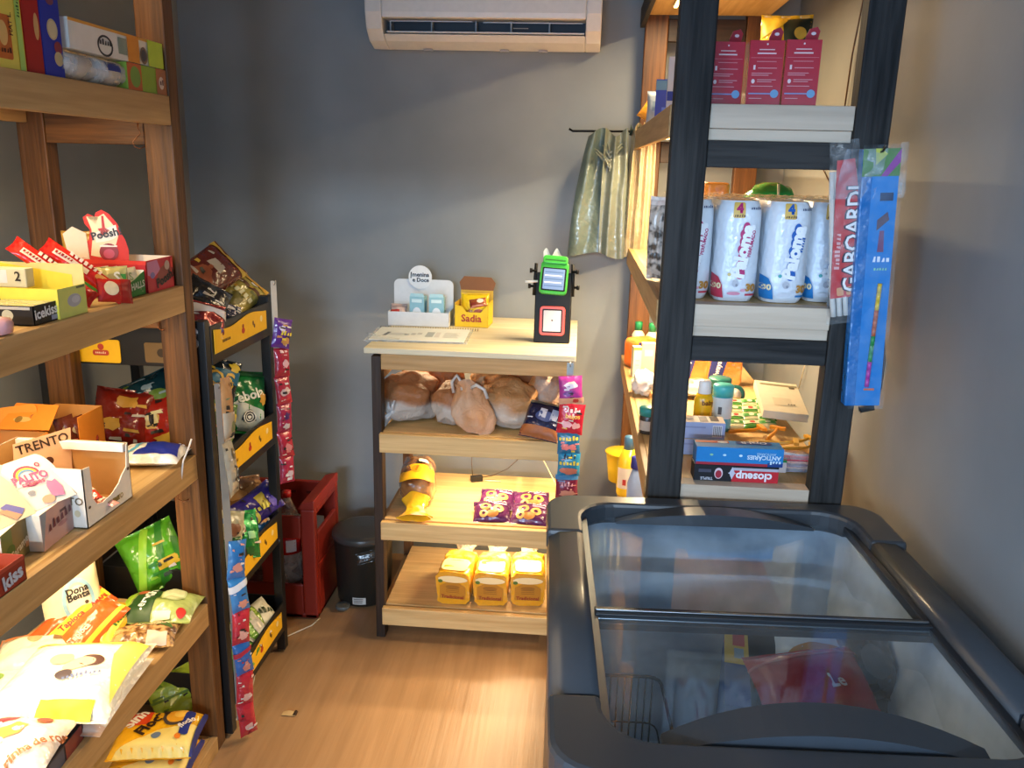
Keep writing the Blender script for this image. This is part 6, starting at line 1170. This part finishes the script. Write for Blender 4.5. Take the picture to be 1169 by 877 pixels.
for i, (z, lab) in enumerate(((.001, 'lower toothbrush pack lying beside the toothpaste boxes'), (.016, 'middle toothbrush pack lying beside the toothpaste boxes'), (.031, 'upper toothbrush pack lying beside the toothpaste boxes'))):
    o = empty('toothbrush_pack', lab, 'toothbrush', (.488, 1.835-.004*i, ZC+z), 4-3*i, 'toothbrush packs')
    m = MB(); m.box(-.05, .05, -.022, .022, 0, .001, M(('b8b0c0', 'c8c0cc', 'c4364c')[i], 'paper')); m.build('card', o)
    m = MB(); m.tube([(-.046, 0, .007), (-.01, .002, .008), (.02, 0, .006), (.044, 0, .007)], [.0035, .004, .0025, .003], M(('7a3a9a', 'd82a5a', 'e8e8f0')[i], 'plastic'), 8); m.build('brush', o)
    m = MB(); m.surf(lambda a, b: V((-.05+.1*a, -.021+.042*b, .0015+.012*(1-abs(2*a-1)**6)*(1-abs(2*b-1)**4))), 14, 8, clear('blister', 'f0f2f4', .2)); m.build('blister', o)
# ---- low deck glimpsed at the left
m = MB(); m.lathe([(.045, 0), (.052, .06), (.058, .10), (.062, .102), (.060, .104)], M('d9bc1e', 'plastic'), 28); tag(m.build('yellow_tub', None, 0, on(.175, 2.74, ZD)), 'yellow plastic tub on the low deck of the right shelf unit', 'tub')
bot('pale blue bottle with dark blue cap on the low deck', .205, 2.45, [(.026, 0), (.03, .01), (.03, .10), (.022, .13), (.016, .15)], '9fb8e8', '2c2f8a', [(.022, .15), (.023, .155), (.021, .185), (.018, .188)], None, None, name='cleaner_bottle', z=ZD)
bot('yellow labelled bottle behind the pale blue one on the low deck', .185, 2.60, [(.03, 0), (.034, .008), (.034, .12), (.02, .16)], 'e8c428', '3f6a8a', [(.017, .16), (.017, .20), (.014, .205)], (.03, .10, 'd8cfc4', 'b83a30'), None, name='cleaner_bottle', z=ZD)

# ------------------------------------------------------------------ things hung on the right shelf unit
o = empty('candle_pack', 'clear hanging pack of white candles with red card on the front right post', 'packet', T=frame((.508, 1.665, 1.43), (1, 0, .17), (-.17*1.0+.33, 0, 1)))
m = MB(); ln = .30; m.prism([(-.037, -.11), (.037, -.11), (.022, .15), (-.010, .15)], -.004, -.001, M('c0353a', 'card'), 'z')
q = lambda x, y, k: V((x, y, -.001+k*1.5)); m.word(q, 'GABOARDI', .010, .0, .040, '1d1c34', 84, .05, lay=2); m.word(q, 'GABOARDI', .012, .0, .040, 'f0ecea', 84, .015, lay=3); printart(m, q, .1, .2, [('w', '~9', -.36, -.2, .14, 84, .03, 'e0a8a8')], 9)
for k in range(3): m.ink(q, rrect(-.018+.018*k, -.098, .013, .016, .003), 'd89a70', 2)
m.build('card', o)
for k in range(6): MB().tube([(-.030+.012*k, -.148, -.012), (-.030+.012*k, -.10, -.012), (-.018+.008*k, .13, -.012)], .0055, M('d6d2ca', 'paper', .5), 8).build('candle', o)
m = MB(); m.surf(lambda a, b: V(((.048-.022*b)*(2*a-1)+.004*b, -.16+.345*b, .004*(1-abs(2*a-1)**3)+.003*noise.noise(V((a*6, b*9, 3))))), 16, 24, clear('candlefilm', 'e8ecee', .0)); m.build('film', o)
o = empty('toy_pack', 'long blue hanging pack with a striped stick on the front right post', 'packet', T=frame((.560, 1.652, 1.350), (1, 0, .05), (-.065, 0, 1)))
BL = M('1b84cc', 'film', .2)
m = MB(); m.prism([(-.034, -.245), (.034, -.245), (.034, .25), (-.034, .25)], -.028, -.0, M('1668ae', 'film'), 'z'); m.build('box', o, .003)
m = MB(); q = lambda x, y, k: V((x, y, .0006+k)); m.ink(q, [(-.015, -.243), (.033, -.243), (.033, .20), (-.015, .20)], '1578c2', 1)
m.ink(q, [(-.034, .20), (.034, .20), (.034, .25), (-.034, .25)], '4f7a3a', 1); m.ink(q, [(.0, .20), (.034, .25), (.034, .225), (.012, .20)], '8a2a8c', 2); m.ink(q, [(-.010, .22), (.01, .24), (.0, .25), (-.012, .25)], 'b8c03c', 2); m.ink(q, [(.002, .155), (.026, .155), (.026, .17), (.002, .17)], '26385a', 2); m.ink(q, [(.0, .10), (.022, .12), (.018, .135), (.0, .12)], '5a4a58', 2); m.ink(q, [(.004, .06), (.016, .06), (.014, .10), (.006, .10)], '74486a', 2); printart(m, lambda x, y, k: q(x+.012, y+.04, k+.001), .05, .05, [('w', '~4', 0, .2, .3, 'e0e8f4'), ('w', '~5', 0, -.5, .18, '8ad0a8')], 9)
m.ink(q, [(.0, -.212), (.020, -.212), (.020, -.208), (.0, -.208)], 'd86a3c', 2); m.build('card', o)
m = MB()
for k in range(12): m.tube([(.014-.0008*k, .0-.017*k, .004), (.014-.0008*(k+1), .0-.017*(k+1), .004)], .0042, M(('d8b83c', 'b8603c', '2f8a4c', 'b0409a')[min(3, k//3)], 'plastic'), 8)
m.build('stick', o)
m = MB(); m.surf(lambda a, b: V((-.036+.074*a, -.248+.505*b, .008+.004*noise.noise(V((a*5, b*20, 1))))), 12, 50, clear('toyfilm', 'd0e8f8', -.08)); m.surf(lambda a, b: V((.034+.014*a, .16+.10*b, -.004+.006*noise.noise(V((a*3, b*4, 6))))), 4, 8, clear('toyfilm2', 'e8eef2', .2)); m.build('film', o)
m = MB(); m.surf(lambda a, b: V((-.085+.075*a+.02*b, .16+.09*b, .002+.012*noise.noise(V((a*3, b*4, 9))))), 10, 10, clear('toyfilm3', 'c8d0dc', .22)); m.build('header_film', o)
hk = MB(); hk.tube([(.545, 1.700, 1.59), (.545, 1.665, 1.592), (.545, 1.640, 1.595), (.545, 1.628, 1.605)], .0022, M('5a5650', 'metal'), 6); tag(hk.build('peg_hook', None), 'thin metal peg on the front right post holding the hanging packs', 'hook')
m = MB(); m.tube([(.578, 1.72, 1.37), (.600, 1.69, 1.30), (.606, 1.68, 1.24), (.612, 1.675, 1.19), (.610, 1.67, 1.14), (.600, 1.67, 1.10), (.588, 1.67, 1.097)], .0022, M('3a1c14', 'plastic'), 6); m.build('x')
o = bpy.data.objects['x']; o.name = 'lamp_cable'; tag(o, 'dark brown cable looping beside the front right post', 'cable')
m = MB(); m.box(-.014, .014, -.006, .006, -.005, .005, M('141312', 'plastic')); m.build('connector', o, .001, Matrix.Translation((.588, 1.67, 1.096)) @ Matrix.Rotation(R(-15), 4, 'Y'))
m = MB(); m.tube([(.688, 2.36, 2.12), (.692, 2.38, 1.98), (.690, 2.41, 1.86), (.692, 2.43, 1.73), (.688, 2.50, 1.66), (.690, 2.60, 1.58), (.690, 2.48, 1.53), (.690, 2.34, 1.475), (.690, 2.30, 1.42)], .0022, M('4a3018', 'plastic'), 6); tag(m.build('wall_cable', None), 'thin dark cable running down the right wall behind the shelf unit', 'cable')
m = MB(); m.tube([(.690, 2.50, 1.23), (.691, 2.49, 1.10), (.691, 2.52, 1.00), (.690, 2.56, .905)], .0018, M('d8cfb4', 'plastic'), 6); tag(m.build('white_wall_cable', None), 'thin pale cable on the right wall above the toiletries', 'cable')
# ------------------------------------------------------------------ rod with plastic bags
m = MB(); m.tube([(-.058, 2.985, 1.682), (-.045, 2.985, 1.675), (.06, 2.985, 1.676), (.185, 2.985, 1.678)], .0038, M('1d1e20', 'metal', .5), 8); tag(m.build('wire_rod', None), 'thin black wire rod sticking out from the rear shelf post', 'rod')
def hangbag(lab, x0, x1, top, bot, y, mat, seed, amp=.014, flare=1.0, skew=0):
    def fn(a, b, s):
        w = (x1-x0)/2*(1-.42*(1-b)**2*flare); cx = (x0+x1)/2+skew*b
        fold = amp*(.4+.6*(1-b))*math.sin(a*13+seed+1.5*b)+amp*.6*noise.noise(V((a*5, b*4, seed)))
        zz = top+(bot-top)*b-.014*math.sin(a*6+seed)*(1-b)**3-.010*b*math.sin(a*4+seed)
        th = .014*math.sin(math.pi*a)**.5*(.3+b)
        return V((cx+w*(2*a-1), y-.016-abs(amp)+fold-s*th, zz))
    m = MB(); m.surf(lambda a, b: fn(a, b, 1), 36, 26, mat, flip=True); m.surf(lambda a, b: fn(a, b, -.2), 36, 26, mat)
    return tag(m.build('plastic_bag', None), lab, 'plastic bag', 'plastic bags on the wire rod')
GB = M('5d6a62', 'film', .28); TB = M('9c8c6c', 'film', .3); GB2 = M('6a7064', 'film', .25)
hangbag('large grey green plastic bag hanging at the free side of the rod', -.028, .150, 1.672, 1.262, 2.985, GB, 2, .013, 1.0, -.018)
hangbag('shorter grey green bag hanging over the large one', .055, .150, 1.672, 1.262, 2.955, GB2, 5, .012, .5, .005)
hangbag('bunched tan plastic bag hanging next to the rear post', .146, .205, 1.690, 1.268, 2.955, TB, 8, .016, .6)
hangbag('tan plastic bag hanging in front of the rear post', .180, .240, 1.690, 1.275, 2.935, M('b09c78', 'film', .3), 11, .012, .7)
m = MB()
for k in range(6): m.tube([(.052+.022*math.cos(k*1.3), 2.93-.004*k, 1.64-.012*k), (.085, 2.925, 1.60-.012*k), (.112+.012*math.sin(k), 2.93-.003*k, 1.645-.010*k)], [.003, .007, .003], GB2, 6)
m.build('knotted_handle', bpy.data.objects['plastic_bag.001'])
m = MB(); rn = random.Random(4)
for k in range(7): m.tube([(.15+.014*k, 2.94, 1.665), (.154+.014*k+rn.uniform(-.008, .008), 2.925, 1.69+rn.uniform(0, .012)), (.158+.014*k, 2.94, 1.668)], .006, M('3f4a3c', 'film'), 6)
m.build('bunched_neck', bpy.data.objects['plastic_bag.002'])
SC.view_settings.exposure = 0.22
